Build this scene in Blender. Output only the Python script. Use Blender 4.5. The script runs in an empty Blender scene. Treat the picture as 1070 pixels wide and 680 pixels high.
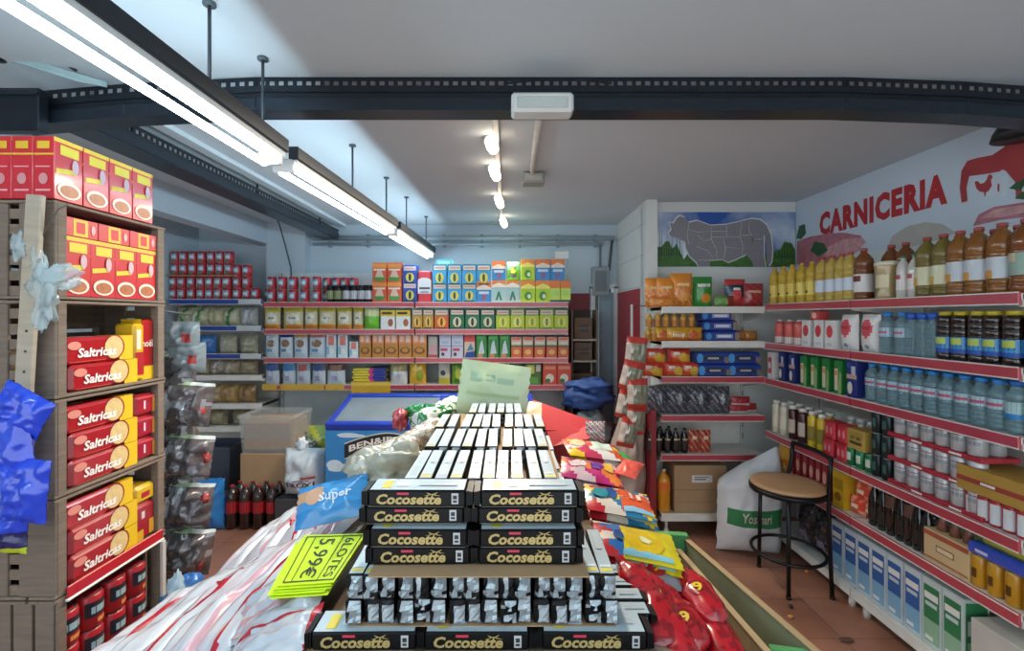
import bpy, bmesh, math, random
from mathutils import Vector, Matrix, Euler, noise
random.seed(11)
PI = math.pi
C = bpy.context.scene.collection
F, CX, CY, CH = 490.0, 530.0, 331.0, 1.92       # lens in px of the 1070x680 frame, vanishing point, eye height

def P(px, py, Y): return Vector(((px-CX)/F*Y, Y, CH-(py-CY)/F*Y))
def PX(px, Y): return (px-CX)/F*Y
def PZ(py, Y): return CH-(py-CY)/F*Y
def at(px, py, z):                                # point of a pixel on the level z
    Y = F*(CH-z)/(py-CY)
    return Vector(((px-CX)/F*Y, Y, z))

# ---------------------------------------------------------------- materials
MATS = {}
def lin(h):
    v = [int(h[i:i+2], 16)/255 for i in (0, 2, 4)]
    return tuple((x/12.92 if x <= .04045 else ((x+.055)/1.055)**2.4) for x in v)
def mat(hexc, rough=.45, metal=0, alpha=1, coat=0, emit=0, var=.14, scale=9, bump=0, stretch=None, trans=0, name=None):
    key = (hexc, rough, metal, alpha, coat, emit, var, scale, bump, stretch, trans)
    if key in MATS: return MATS[key]
    m = bpy.data.materials.new(name or 'paint_'+hexc)
    m.use_nodes = True
    nt = m.node_tree; b = nt.nodes['Principled BSDF']
    col = lin(hexc)
    b.inputs['Roughness'].default_value = rough
    b.inputs['Metallic'].default_value = metal
    b.inputs['Alpha'].default_value = alpha
    b.inputs['Coat Weight'].default_value = coat
    b.inputs['Coat Roughness'].default_value = .12
    b.inputs['Transmission Weight'].default_value = trans
    b.inputs['Base Color'].default_value = (*col, 1)
    if emit:
        b.inputs['Emission Color'].default_value = (*col, 1)
        b.inputs['Emission Strength'].default_value = emit
    elif var:
        tc = nt.nodes.new('ShaderNodeTexCoord'); nz = nt.nodes.new('ShaderNodeTexNoise')
        nz.inputs['Scale'].default_value = scale; nz.inputs['Detail'].default_value = 3
        src = tc.outputs['Object']
        if stretch:
            mp = nt.nodes.new('ShaderNodeMapping'); mp.inputs['Scale'].default_value = stretch
            nt.links.new(src, mp.inputs['Vector']); src = mp.outputs['Vector']
        nt.links.new(src, nz.inputs['Vector'])
        mx = nt.nodes.new('ShaderNodeMix'); mx.data_type = 'RGBA'
        mx.inputs['A'].default_value = (*[c*(1-var) for c in col], 1)
        mx.inputs['B'].default_value = (*[min(1, c*(1+var)) for c in col], 1)
        nt.links.new(nz.outputs['Fac'], mx.inputs['Factor'])
        nt.links.new(mx.outputs['Result'], b.inputs['Base Color'])
        if bump:
            bp = nt.nodes.new('ShaderNodeBump'); bp.inputs['Strength'].default_value = bump; bp.inputs['Distance'].default_value = .01
            nt.links.new(nz.outputs['Fac'], bp.inputs['Height']); nt.links.new(bp.outputs['Normal'], b.inputs['Normal'])
    MATS[key] = m
    return m
def K(h): return mat(h)                           # printed card
def film(h, coat=.6): return mat(h, rough=.28, coat=coat)
def metal(h, r=.35): return mat(h, rough=r, metal=.5)
def clear(h, a=.4, r=.12): return mat(h, rough=r, alpha=a, coat=.5, var=.08)
WOOD = mat('75675a', rough=.8, var=.4, scale=6, stretch=(1, 1, 9), bump=.3, name='grey_wood')
WOODH = mat('7a6b5c', rough=.8, var=.4, scale=6, stretch=(9, 1, 9), bump=.3, name='grey_wood_along')
CARD = mat('a88a68', rough=.8, var=.12, name='cardboard')

# ---------------------------------------------------------------- mesh builder
TXT = {}
def text_geo(s, shear=0., bold=0.):
    k = (s, shear, bold)
    if k in TXT: return TXT[k]
    cu = bpy.data.curves.new('lettering', 'FONT'); cu.body = s; cu.shear = shear; cu.offset = bold; cu.resolution_u = 2; cu.space_character = 1.14 if bold > .045 else 1
    ob = bpy.data.objects.new('lettering', cu); C.objects.link(ob)
    dg = bpy.context.evaluated_depsgraph_get(); dg.update()
    me = bpy.data.meshes.new_from_object(ob.evaluated_get(dg))
    vs = [v.co.copy() for v in me.vertices]; fs = [tuple(p.vertices) for p in me.polygons]
    C.objects.unlink(ob); bpy.data.objects.remove(ob); bpy.data.meshes.remove(me); bpy.data.curves.remove(cu)
    x0 = min(v.x for v in vs); x1 = max(v.x for v in vs); y0 = min(v.y for v in vs); y1 = max(v.y for v in vs)
    TXT[k] = ([(v.x-x0, v.y-y0) for v in vs], fs, x1-x0, y1-y0)
    return TXT[k]

class MB:
    def __init__(s): s.v = []; s.f = []; s.m = []; s.sm = []; s.mats = []
    def mi(s, m):
        if m not in s.mats: s.mats.append(m)
        return s.mats.index(m)
    def add(s, vs, fs, m, smooth=False, M=None):
        o = len(s.v)
        for p in vs:
            p = Vector(p); s.v.append(M @ p if M is not None else p)
        k = s.mi(m) if not isinstance(m, list) else None
        for i, f in enumerate(fs):
            s.f.append(tuple(o+j for j in f)); s.m.append(k if k is not None else s.mi(m[i])); s.sm.append(smooth)
        return s
    def box(s, c, d, m, bev=0., M=None):
        x, y, z = d[0]/2, d[1]/2, d[2]/2; c = Vector(c); b = min(bev, x*.9, y*.9, z*.9)
        if b <= 0:
            vs = [c+Vector((i*x, j*y, k*z)) for i in (-1, 1) for j in (-1, 1) for k in (-1, 1)]
            fs = [(0, 1, 3, 2), (4, 6, 7, 5), (0, 4, 5, 1), (2, 3, 7, 6), (0, 2, 6, 4), (1, 5, 7, 3)]
            return s.add(vs, fs, m, False, M)
        bm = bmesh.new(); bmesh.ops.create_cube(bm, size=1)
        for v in bm.verts: v.co = Vector((v.co.x*2*x, v.co.y*2*y, v.co.z*2*z))
        bmesh.ops.bevel(bm, geom=bm.edges[:], offset=b, segments=1, affect='EDGES')
        bm.verts.ensure_lookup_table()
        s.add([v.co+c for v in bm.verts], [tuple(v.index for v in f.verts) for f in bm.faces], m, False, M); bm.free()
        return s
    def lathe(s, prof, m, seg=14, c=(0, 0, 0), smooth=True, M=None, cap=True):
        c = Vector(c); vs = []; fs = []; ml = []
        n = len(prof)
        for r, z in prof:
            for k in range(seg):
                a = 2*PI*k/seg; vs.append(c+Vector((r*math.cos(a), r*math.sin(a), z)))
        for i in range(n-1):
            for k in range(seg):
                fs.append((i*seg+k, i*seg+(k+1) % seg, (i+1)*seg+(k+1) % seg, (i+1)*seg+k))
        if cap:
            fs.append(tuple(range(seg-1, -1, -1))); fs.append(tuple((n-1)*seg+k for k in range(seg)))
        return s.add(vs, fs, m, smooth, M)
    def tube(s, pts, r, m, seg=8, M=None, closed=False):
        pts = [Vector(p) for p in pts]; n = len(pts); vs = []; fs = []
        up = Vector((0, 0, 1))
        for i, p in enumerate(pts):
            a = pts[(i-1) % n] if (i or closed) else p; b = pts[(i+1) % n] if (i < n-1 or closed) else p
            t = (b-a).normalized()
            q = up if abs(t.dot(up)) < .95 else Vector((1, 0, 0))
            u = t.cross(q).normalized(); w = t.cross(u)
            for k in range(seg):
                an = 2*PI*k/seg; vs.append(p+u*(r*math.cos(an))+w*(r*math.sin(an)))
        for i in range(n if closed else n-1):
            j = (i+1) % n
            for k in range(seg): fs.append((i*seg+k, i*seg+(k+1) % seg, j*seg+(k+1) % seg, j*seg+k))
        if not closed: fs += [tuple(range(seg-1, -1, -1)), tuple((n-1)*seg+k for k in range(seg))]
        return s.add(vs, fs, m, True, M)
    def prism(s, poly, axis_o, r, u, nrm, th, m, M=None):  # polygon in the plane (r,u), thickness th along nrm; triangulated caps
        o, r, u, nrm = Vector(axis_o), Vector(r), Vector(u), Vector(nrm)
        from mathutils.geometry import tessellate_polygon
        P3 = [Vector((a, b, 0)) for a, b in poly]; tri = tessellate_polygon([P3]); n = len(poly)
        vs = [o+r*a+u*b+nrm*th for a, b in poly]+[o+r*a+u*b for a, b in poly]
        fs = [tuple(t) for t in tri]+[tuple(n+i for i in reversed(t)) for t in tri]
        fs += [(i, n+i, n+(i+1) % n, (i+1) % n) for i in range(n)]
        return s.add(vs, fs, m, False, M)
    def text(s, st, o, r, u, h, m, w=None, shear=0., bold=0., centre=True, fn=None, M=None, n=None):
        vs, fs, tw, th = text_geo(st, shear, bold)
        k = h/th; kx = k if w is None else w/tw
        o, r, u = Vector(o), Vector(r).normalized(), Vector(u).normalized()
        ox = -tw*kx/2 if centre else 0; oy = -h/2 if centre else 0
        out = []
        for x, y in vs:
            a, b = x*kx+ox, y*k+oy
            out.append(fn(a, b) if fn else o+r*a+u*b)
        return s.add(out, fs, m, False, M)
    def arcpatch(s, r, a0, a1, z0, z1, m, n=6, c=(0, 0, 0), M=None):
        vs = []; fs = []
        for i in range(n+1):
            a = a0+(a1-a0)*i/n
            for z in (z0, z1): vs.append(Vector(c)+Vector((r*math.cos(a), r*math.sin(a), z)))
        for i in range(n): fs.append((2*i, 2*i+2, 2*i+3, 2*i+1))
        return s.add(vs, fs, m, True, M)
    def mesh(s, name):
        me = bpy.data.meshes.new(name); me.from_pydata([tuple(v) for v in s.v], [], s.f)
        for m in s.mats: me.materials.append(m)
        me.polygons.foreach_set('material_index', s.m); me.polygons.foreach_set('use_smooth', s.sm)
        me.update(); return me

# decor on the faces of a box standing on the origin: ('r',u0,v0,u1,v1,mat) ('e',u,v,ru,rv,mat) ('t',text,u,v,h,mat[,width])
def decor(mb, w, d, h, face, items, M=None, lift=.0007):
    fr = {'f': ((-w/2, -d/2, 0), (1, 0, 0), (0, 0, 1), w, h, (0, -1, 0)), 'b': ((w/2, d/2, 0), (-1, 0, 0), (0, 0, 1), w, h, (0, 1, 0)),
          'r': ((w/2, -d/2, 0), (0, 1, 0), (0, 0, 1), d, h, (1, 0, 0)), 'l': ((-w/2, d/2, 0), (0, -1, 0), (0, 0, 1), d, h, (-1, 0, 0)),
          't': ((-w/2, -d/2, h), (1, 0, 0), (0, 1, 0), w, d, (0, 0, 1))}[face]
    o, r, u, W, H, n = Vector(fr[0]), Vector(fr[1]), Vector(fr[2]), fr[3], fr[4], Vector(fr[5])
    for i, it in enumerate(items):
        e = n*(lift*(i+1)); q = lambda a, b: o+r*(a*W)+u*(b*H)+e
        if it[0] == 'r':
            _, a, b, c2, d2, m = it
            mb.add([q(a, b), q(c2, b), q(c2, d2), q(a, d2)], [(0, 1, 2, 3)], m, False, M)
        elif it[0] == 'p':
            mb.add([q(a, b) for a, b in it[1]], [tuple(range(len(it[1])))], it[2], False, M)
        elif it[0] == 'e':
            _, a, b, ru, rv, m = it
            mb.add([q(a+ru*math.cos(t*PI/8), b+rv*math.sin(t*PI/8)) for t in range(16)], [tuple(range(16))], m, False, M)
        elif it[0] == 't':
            _, st, a, b, hh, m = it[:6]; w2 = it[6]*W if len(it) > 6 and it[6] else None
            sh = it[7] if len(it) > 7 else 0; bo = it[8] if len(it) > 8 else .01
            mb.text(st, q(a, b), r, u, hh*H, m, w2, shear=sh, bold=bo, M=M)

# ---------------------------------------------------------------- things
def setp(o, label=None, cat=None, group=None, kind=None):
    if label: o['label'] = label
    if cat: o['category'] = cat
    if group: o['group'] = group
    if kind: o['kind'] = kind
    return o
def obj(name, me, parent=None, loc=(0, 0, 0), rot=(0, 0, 0)):
    if isinstance(me, MB): me = me.mesh(name)
    o = bpy.data.objects.new(name, me); C.objects.link(o); o.location = loc; o.rotation_euler = rot
    if parent is not None: o.parent = parent
    return o
def struct(name, mb): return setp(obj(name, mb), kind='structure')
class Kind:                                       # a kind of thing: its own mesh (or none) and its parts
    def __init__(s, name, cat, mb=None, parts=()):
        s.name, s.cat = name, cat; s.first = None
        s.me = mb.mesh(name) if mb else None
        s.parts = []
        for p in parts:
            s.parts.append((p[0], p[1].mesh(p[0]), p[2] if len(p) > 2 else None, [(q[0], q[1].mesh(q[0])) for q in (p[3] if len(p) > 3 else ())]))
    def put(s, loc, label, rz=0., group=None, rot=None, scale=None):
        r = bpy.data.objects.new(s.name, s.me); C.objects.link(r)
        r.location = loc; r.rotation_euler = rot or (0, 0, rz)
        if scale: r.scale = scale if not isinstance(scale, (int, float)) else (scale,)*3
        setp(r, label, s.cat, group)
        if s.first is None:
            s.first = r
            for n, me, lb, sub in s.parts:
                c = obj(n, me, r)
                if lb: c['label'] = lb
                for n2, me2 in sub: obj(n2, me2, c)
        else:
            for ch in list(s.first.children):
                c = ch.copy(); C.objects.link(c); c.parent = r
                for g in ch.children:
                    d = g.copy(); C.objects.link(d); d.parent = c
        return r
ORD = 'first second third fourth fifth sixth seventh eighth ninth tenth eleventh twelfth thirteenth fourteenth fifteenth sixteenth'.split()

# ---------------------------------------------------------------- kinds: cartons, bottles, cans, bags
CK = {}
def carton(name, cat, w, d, h, base, faces, bev=.002):
    k = (name, cat, round(w, 3), round(d, 3), round(h, 3), base.name, id(faces))
    if k in CK: return CK[k]
    mb = MB(); mb.box((0, 0, h/2), (w, d, h), base, bev)
    for f, it in faces.items(): decor(mb, w, d, h, f, it)
    CK[k] = Kind(name, cat, mb); return CK[k]

def bottle(name, cat, r, h, body, cap, label, neck=.3, lab=(.25, .6), ribs=True, capr=None, caph=.055, band=None, lab_arc=PI, cl=None):
    b = MB(); zs = h*(1-caph); z1 = h*(1-neck); capr = capr or r*.38; nr = capr*.85
    prof = [(r*.8, 0), (r, h*.03)]
    if ribs:
        for i in range(1, 7):
            z = h*.03+(z1-h*.03)*i/7; prof += [(r, z-h*.012), (r*.93, z), (r, z+h*.012)]
    prof += [(r, z1), (r*.92, z1+(zs-z1)*.3), (r*.6, z1+(zs-z1)*.66), (nr, z1+(zs-z1)*.86), (nr, zs)]
    b.lathe(prof, body, 14)
    c = MB(); c.lathe([(capr, zs), (capr, h*.995), (capr*.9, h)], cap, 12)
    parts = [('bottle_cap', c, cl)]
    if label:
        l = MB(); rr = r*1.015
        l.arcpatch(rr, -PI/2-lab_arc/2*1.9, -PI/2+lab_arc/2*1.9, h*lab[0], h*lab[1], label, 14)
        if band:
            for (a0, a1, z0, z1b, m) in band: l.arcpatch(rr*1.02, -PI/2+a0, -PI/2+a1, h*z0, h*z1b, m, 6)
        parts.append(('bottle_label', l))
    return Kind(name, cat, b, parts)

def can(name, cat, r, h, body, rim, bands=()):
    b = MB()
    b.lathe([(r*.9, 0), (r, h*.04), (r, h*.93), (r*.88, h)], body, 14)
    for (a0, a1, z0, z1, m) in bands: b.arcpatch(r*1.015, -PI/2+a0, -PI/2+a1, h*z0, h*z1, m, 6)
    t = MB(); t.lathe([(r*.9, h*.985), (r*.9, h*1.012), (r*.8, h*1.012), (r*.8, h*.995)], rim, 14)
    return Kind(name, cat, b, [('can_rim', t)])

def bag_mb(w, l, t, fm, back=None, nu=12, nv=14, wr=.25, seed=0, crimp=.05, decals=(), pinch=.1, flatback=0.):
    """pillow bag standing on its bottom seam, front to -y; fm(u,v) gives the print"""
    mb = MB(); rnd = random.Random(seed); ox, oy = rnd.random()*50, rnd.random()*50
    def sh(s_, p): return max(0., 1-abs(2*s_-1)**p)**.6
    def thick(u, v):
        vv = min(1, max(0, (v-crimp)/(1-2*crimp)))
        return t/2*sh(u, 3.)*sh(vv, 3.2)
    def S(u, v, side):
        th = thick(u, v)
        nz = noise.noise(Vector((ox+u*4.5, oy+v*4.5, side*7)))+.5*noise.noise(Vector((ox+u*11, oy+v*9, side*3)))
        y = -side*th*(1-(flatback if side < 0 else 0))*(1+wr*nz) - side*.0008 - .12*wr*t*noise.noise(Vector((oy+u*6, ox+v*3, 1)))
        x = (u-.5)*w*(1-pinch*th/(t/2+1e-9)) + .012*w*math.sin(v*40+seed)*(1 if u in (0, 1) else 0)
        z = v*l*(1)+(.02*l*nz if 0 < v < 1 else 0)
        return Vector((x, y, z))
    for side in (1, -1):
        vs = [S(i/nu, j/nv, side) for j in range(nv+1) for i in range(nu+1)]; fs = []; ms = []
        for j in range(nv):
            for i in range(nu):
                a = j*(nu+1)+i; q = (a, a+1, a+nu+2, a+nu+1)
                fs.append(q if side > 0 else q[::-1])
                ms.append(fm((i+.5)/nu, (j+.5)/nv) if side > 0 or back is None else back)
        mb.add(vs, fs, ms, True)
    for k, dc in enumerate(decals):
        e = Vector((0, -.0018-.0012*k, 0))
        if dc[0] == 'e':
            _, cu, cv, ru, rv, m = dc
            vs = [S(cu, cv, 1)+e]+[S(cu+q*ru*math.cos(a*PI/8), cv+q*rv*math.sin(a*PI/8), 1)+e for q in (.5, 1) for a in range(16)]
            fs = [(0, 1+a, 1+(a+1) % 16) for a in range(16)]+[(1+a, 17+a, 17+(a+1) % 16, 1+(a+1) % 16) for a in range(16)]
            mb.add(vs, fs, m, True)
        elif dc[0] == 'r':
            _, u0, v0, u1, v1, m = dc; n = 6
            vs = [S(u0+(u1-u0)*i/n, v0+(v1-v0)*j/n, 1)+e for j in range(n+1) for i in range(n+1)]
            mb.add(vs, [(j*(n+1)+i, j*(n+1)+i+1, (j+1)*(n+1)+i+1, (j+1)*(n+1)+i) for j in range(n) for i in range(n)], m, True)
        elif dc[0] == 't':
            _, st, cu, cv, hh, m = dc[:6]; ww = dc[6] if len(dc) > 6 else None; ro = dc[7] if len(dc) > 7 else 0
            def fn(a, b, cu=cu, cv=cv, e=e, ro=ro):
                ca, sa = math.cos(ro), math.sin(ro); a, b = a*ca-b*sa, a*sa+b*ca
                return S(min(1, max(0, cu+a/w)), min(1, max(0, cv+b/l)), 1)+e*1.6
            mb.text(st, (0, 0, 0), (1, 0, 0), (0, 0, 1), hh*l, m, ww*w if ww else None, bold=.015, fn=fn)
    return mb
def bag(name, cat, *a, **k): return Kind(name, cat, bag_mb(*a, **k))
WORLD, EXPO, TUBE, SPOT, SPW = 1.9, .28, 20, 6, 90
# ---------------------------------------------------------------- camera, world
sc = bpy.context.scene
cam = bpy.data.cameras.new('camera'); co = bpy.data.objects.new('camera', cam); C.objects.link(co)
co.location = (0, 0, CH); co.rotation_euler = (PI/2, 0, 0)
cam.sensor_fit = 'HORIZONTAL'; cam.sensor_width = 36; cam.lens = 36*F/1070
cam.shift_x = (535-CX)/1070; cam.shift_y = -(340-CY)/1070
cam.clip_start = .05; sc.camera = co
w = bpy.data.worlds.new('world'); sc.world = w; w.use_nodes = True
w.node_tree.nodes['Background'].inputs['Color'].default_value = (.86, .94, 1, 1)
w.node_tree.nodes['Background'].inputs['Strength'].default_value = WORLD
vs = sc.view_settings; vs.view_transform = 'Standard'; vs.look = 'None'; vs.gamma = 1; vs.use_curve_mapping = False; vs.exposure = EXPO
sc.cycles.max_bounces = 7; sc.cycles.transparent_max_bounces = 12; sc.cycles.sample_clamp_indirect = 4
sc.cycles.caustics_reflective = False; sc.cycles.caustics_refractive = False

# ---------------------------------------------------------------- room shell
XL, XR, YB, YF, ZC, YR, XC = -3.68, 2.77, 5.6, -2.2, CH+1.1, 4.5, 1.31
wallp = mat('b9c9d4', rough=.7, var=.05, scale=2.5, bump=.05, name='pale_blue_wall_paint')
wallw = mat('d9dbd8', rough=.7, var=.05, scale=2.5, name='white_wall_paint')
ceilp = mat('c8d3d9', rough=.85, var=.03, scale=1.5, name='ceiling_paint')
def slab(name, lo, hi, m):
    mb = MB(); lo, hi = Vector(lo), Vector(hi); mb.box((lo+hi)/2, hi-lo, m); return struct(name, mb)
def floor_mat():
    m = bpy.data.materials.new('worn_red_brown_floor_tiles'); m.use_nodes = True; nt = m.node_tree; b = nt.nodes['Principled BSDF']
    tc = nt.nodes.new('ShaderNodeTexCoord'); br = nt.nodes.new('ShaderNodeTexBrick'); nz = nt.nodes.new('ShaderNodeTexNoise'); mx = nt.nodes.new('ShaderNodeMix'); mx.data_type = 'RGBA'; mx.blend_type = 'MULTIPLY'
    br.offset = 0; br.inputs['Scale'].default_value = 1; br.inputs['Brick Width'].default_value = .4; br.inputs['Row Height'].default_value = .4; br.inputs['Mortar Size'].default_value = .004
    br.inputs['Color1'].default_value = (*lin('a57660'), 1); br.inputs['Color2'].default_value = (*lin('9a6c58'), 1); br.inputs['Mortar'].default_value = (*lin('7c5748'), 1)
    nz.inputs['Scale'].default_value = 3.5; nz.inputs['Detail'].default_value = 6
    rp = nt.nodes.new('ShaderNodeValToRGB'); rp.color_ramp.elements[0].position = .3; rp.color_ramp.elements[0].color = (.62, .58, .55, 1); rp.color_ramp.elements[1].position = .7; rp.color_ramp.elements[1].color = (1, 1, 1, 1)
    L = nt.links.new
    L(tc.outputs['Object'], br.inputs['Vector']); L(tc.outputs['Object'], nz.inputs['Vector']); L(nz.outputs['Fac'], rp.inputs['Fac'])
    mx.inputs['Factor'].default_value = .8; L(br.outputs['Color'], mx.inputs['A']); L(rp.outputs['Color'], mx.inputs['B']); L(mx.outputs['Result'], b.inputs['Base Color'])
    b.inputs['Roughness'].default_value = .42
    return m
slab('floor', (XL-.1, YF, -.1), (XR+.1, 7.2, 0), floor_mat())
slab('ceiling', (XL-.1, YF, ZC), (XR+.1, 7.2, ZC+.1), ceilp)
slab('wall_left', (XL-.1, YF, 0), (XL, YB, ZC), wallp)
mb = MB()                                          # back wall with its dark red lower part and the doorway at its end
mb.box(((XL+.98)/2, YB+.05, ZC/2), (.98-XL, .1, ZC), wallp)
mb.box(((.98+XC)/2, YB+.05, (2.28+ZC)/2), (XC-.98, .1, ZC-2.28), wallp)
mb.box(((.2+.98)/2, YB-.004, 1.1), (.78, .008, 2.2), mat('7c2a30', rough=.6, name='dark_red_wall_paint'))
struct('wall_back', mb)
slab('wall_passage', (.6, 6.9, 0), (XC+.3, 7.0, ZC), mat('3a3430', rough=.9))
mb = MB(); mb.box(((XC+.05), (YR+YB)/2+.0, ZC/2), (.1, YB-YR+.2, ZC), wallw)
for i in range(9):                                  # shallow joints of the painted block work
    mb.box((XC-.0015, YR+.55, .3*i+.42), (.003, 1.08, .006), mat('aab6ba', rough=.8))
struct('wall_side', mb)
red_w = mat('a33238', rough=.55, name='red_wall_paint')
slab('trim_red_wainscot', (XC-.012, YR+.12, 0), (XC-.001, YB, 2.2), red_w)
mb = MB(); mb.box(((XC+XR)/2+.02, YR+.05, ZC/2), (XR-XC+.04, .1, ZC), wallw); struct('wall_rear', mb)
slab('wall_right', (XR, YF, 0), (XR+.1, YR+.1, ZC), wallw)
slab('trim_soffit', (-2.96, 1.9, CH+.85), (-2.79, YB, ZC), wallp)
slab('trim_pillar', (-2.81, YB-.14, 0), (-2.35, YB, ZC), wallp)
slab('trim_ceiling_batten', (-2.0, 2.3, ZC-.03), (-1.92, YB, ZC), mat('cfdde2', rough=.6))
# doorway on the end of the back wall: white frame, blue-grey leaf standing ajar
mb = MB(); wf = mat('cdd6d8', rough=.5)
mb.box((1.01, YB-.01, 1.14), (.05, .14, 2.28), wf); mb.box((1.28, YB-.01, 1.14), (.05, .14, 2.28), wf); mb.box((1.145, YB-.01, 2.28), (.32, .14, .05), wf)
struct('trim_door_frame', mb)
mb = MB(); dm = mat('7f9aa6', rough=.45, name='blue_grey_door_paint')
mb.box((.085, 0, 1.1), (.17, .04, 2.2), dm, .004); mb.box((.085, -.022, 1.1), (.11, .006, 2.0), mat('8ba6b2', rough=.45), .002)
d = struct('door_1', mb); d.location = (1.085, YB-.03, .01)
hb = MB(); hb.box((.14, -.03, 1.02), (.02, .02, .16), mat('2a2a2c', rough=.4), .004); hb.tube([(.14, -.03, 1.05), (.14, -.07, 1.05), (.08, -.075, 1.05)], .009, mat('2a2a2c', rough=.4)); obj('door_handle', hb, d)

# pipes and cables fixed to the walls
pm = mat('9fb0b8', rough=.4, name='grey_pipe')
mb = MB(); mb.tube([(-2.3, YB-.05, CH+.93), (1.27, YB-.05, CH+.93)], .03, pm); mb.tube([(-2.3, YB-.05, CH+.86), (1.15, YB-.05, CH+.86)], .018, pm)
for i in range(8): mb.box((-2.1+i*.45, YB-.03, CH+.9), (.03, .06, .15), mat('8798a0', rough=.5))
setp(obj('wall_pipe', mb), 'pair of grey pipes running along the top of the back wall', 'pipe')
mb = MB(); mb.box((1.1, YB-.05, CH+.42), (.2, .1, .34), mat('8d9a9e', rough=.5), .01); mb.tube([(1.2, YB-.07, CH+.55), (1.24, YB-.06, CH+.9)], .016, mat('4a5256')); mb.tube([(1.1, YB-.07, CH+.55), (1.1, YB-.06, CH+.84)], .012, mat('5c666a'))
mb.box((1.1, YB-.103, CH+.42), (.14, .006, .24), mat('6c787c', rough=.5))
setp(obj('junction_box', mb), 'grey junction box with cables above the blue-grey door', 'junction box')
mb = MB(); mb.tube([P(284, 215, 5.3), P(292, 235, 5.33), P(298, 256, 5.36), P(304, 280, 5.4), P(305, 312, 5.4)], .008, mat('33383c'))
setp(obj('hanging_cable', mb), 'thin dark cable hanging from the slotted beam above the red cans', 'cable')

# ---------------------------------------------------------------- slotted black steel beams
bk = mat('1b222b', rough=.32, metal=.3, var=.5, scale=14, name='black_beam_enamel')
bk2 = mat('26303a', rough=.28, metal=.4, var=.6, scale=25, stretch=(1, 1, 12), name='worn_black_beam')
def slotted(mb, a, b, z0, z1, th, pitch=.042, sl=.024):
    """strip from a to b (xy), z0..z1, with a row of slots: built of bars round real holes"""
    a, b = Vector(a), Vector(b); L = (b-a).length; t = (b-a).normalized(); n = Vector((-t.y, t.x, 0)); ang = math.atan2(t.y, t.x)
    M = Matrix.Translation(a) @ Matrix.Rotation(ang, 4, 'Z')
    h = z1-z0
    mb.box((L/2, 0, z1-h*.13), (L, th, h*.26), bk, 0, M); mb.box((L/2, 0, z0+h*.22), (L, th, h*.44), bk, 0, M)
    k = int(L/pitch)
    for i in range(k+1): mb.box((min(L-.005, i*pitch+.009), 0, z0+h*.59), (pitch-sl, th, h*.3), bk, 0, M)
mb = MB(); YBm = 2.15
xs = [(-2.27, -.075), (-1.75, -.03), (-1.15, 0), (1.55, 0), (2.1, -.02), (2.5, -.05), (2.77, -.07)]
for (xa, da), (xb, db) in zip(xs, xs[1:]):
    sub = MB(); sl_ = (db-da)/(xb-xa)
    slotted(sub, (xa, YBm, 0), (xb, YBm, 0), CH+1.03, CH+1.098, .004)
    sub.box(((xa+xb)/2, YBm+.03, CH+1.0), (xb-xa, .05, .1), bk)
    sub.box(((xa+xb)/2, YBm+.012, CH+.975), (xb-xa, .04, .06), bk2, .004)
    sub.box(((xa+xb)/2, YBm+.045, CH+.95), (xb-xa, .11, .012), bk2)
    for i, v in enumerate(sub.v): v.z += da+sl_*(v.x-xa)
    for f, k, s_ in zip(sub.f, sub.m, sub.sm): mb.f.append(tuple(len(mb.v)+j for j in f)); mb.m.append(mb.mi(sub.mats[k])); mb.sm.append(s_)
    mb.v += sub.v
beam = setp(obj('steel_beam', mb), 'long black slotted steel beam crossing the ceiling', 'beam')
mb = MB()
slotted(mb, (-2.0, YBm+.06, 0), (-2.0, 5.56, 0), CH+.955, CH+1.03, .004)
mb.box((-2.0, (YBm+5.62)/2, CH+.94), (.015, 5.5-YBm, .05), bk2); mb.box((-2.08, (YBm+5.62)/2, CH+.915), (.16, 5.5-YBm, .012), bk2)
mb.box((-2.16, (YBm+5.62)/2, CH+.95), (.012, 5.5-YBm, .08), bk)
for i in range(3): mb.tube([(-2.08, 2.6+i*1.3, CH+1.0), (-2.08, 2.6+i*1.3, ZC)], .008, bk)
setp(obj('steel_beam', mb), 'black slotted steel beam running above the blue shelving to the back wall', 'beam')
mb = MB(); mb.box((-2.19, 2.1, CH+.92), (.23, .05, .19), bk, .004); mb.box((-2.2, 2.07, CH+.99), (.26, .02, .02), bk2, .003); mb.tube([(-2.3, 2.0, CH+1.0), (-2.3, 2.0, ZC)], .012, bk)
setp(obj('beam_bracket', mb), 'black steel corner bracket of the beams above the red boxes', 'bracket')
mb = MB(); pts = [(PX(560, 2.2)+.14*i, 2.2, CH+1.075+.022*math.sin(i*PI/3)) for i in range(4)]
mb.tube([(-.0+i*.06, 2.16, CH+1.075+.02*math.sin(i/8*PI)) for i in range(9)], .005, mat('20282c'))
setp(obj('cable_loop', mb), 'short black cable arching over the crossing steel beam', 'cable')
mb = MB(); tl = mat('a9c4c6', rough=.2, alpha=.7)
for i in range(4): mb.tube([P(-40, 40+i*3, 2.0), P(30, 62+i*2, 2.03), P(80, 78+i*2, 2.07), P(112, 87+i, 2.12)], .006, tl)
setp(obj('cable_bundle', mb), 'bundle of pale cables running to the corner of the steel beams', 'cable')
mb = MB(); mb.tube([P(4, 22, 2.0), P(30, 45, 2.02), P(60, 62, 2.05), P(80, 74, 2.08)], .006, mat('1c2026'))
setp(obj('black_cable', mb), 'black cable sagging from the dark speaker to the steel beams', 'cable')
mb = MB(); q = P(-6, 45, 2.0); mb.lathe([(.03, -.07), (.06, -.06), (.07, 0), (.06, .07), (.03, .08)], mat('1a1d22', rough=.5), 16, q)
mb.tube([q+Vector((0, 0, .05)), (q.x, q.y, ZC)], .012, mat('1a1d22'))
setp(obj('ceiling_speaker', mb), 'dark rounded ceiling speaker in the upper corner over the crates', 'speaker')
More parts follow.
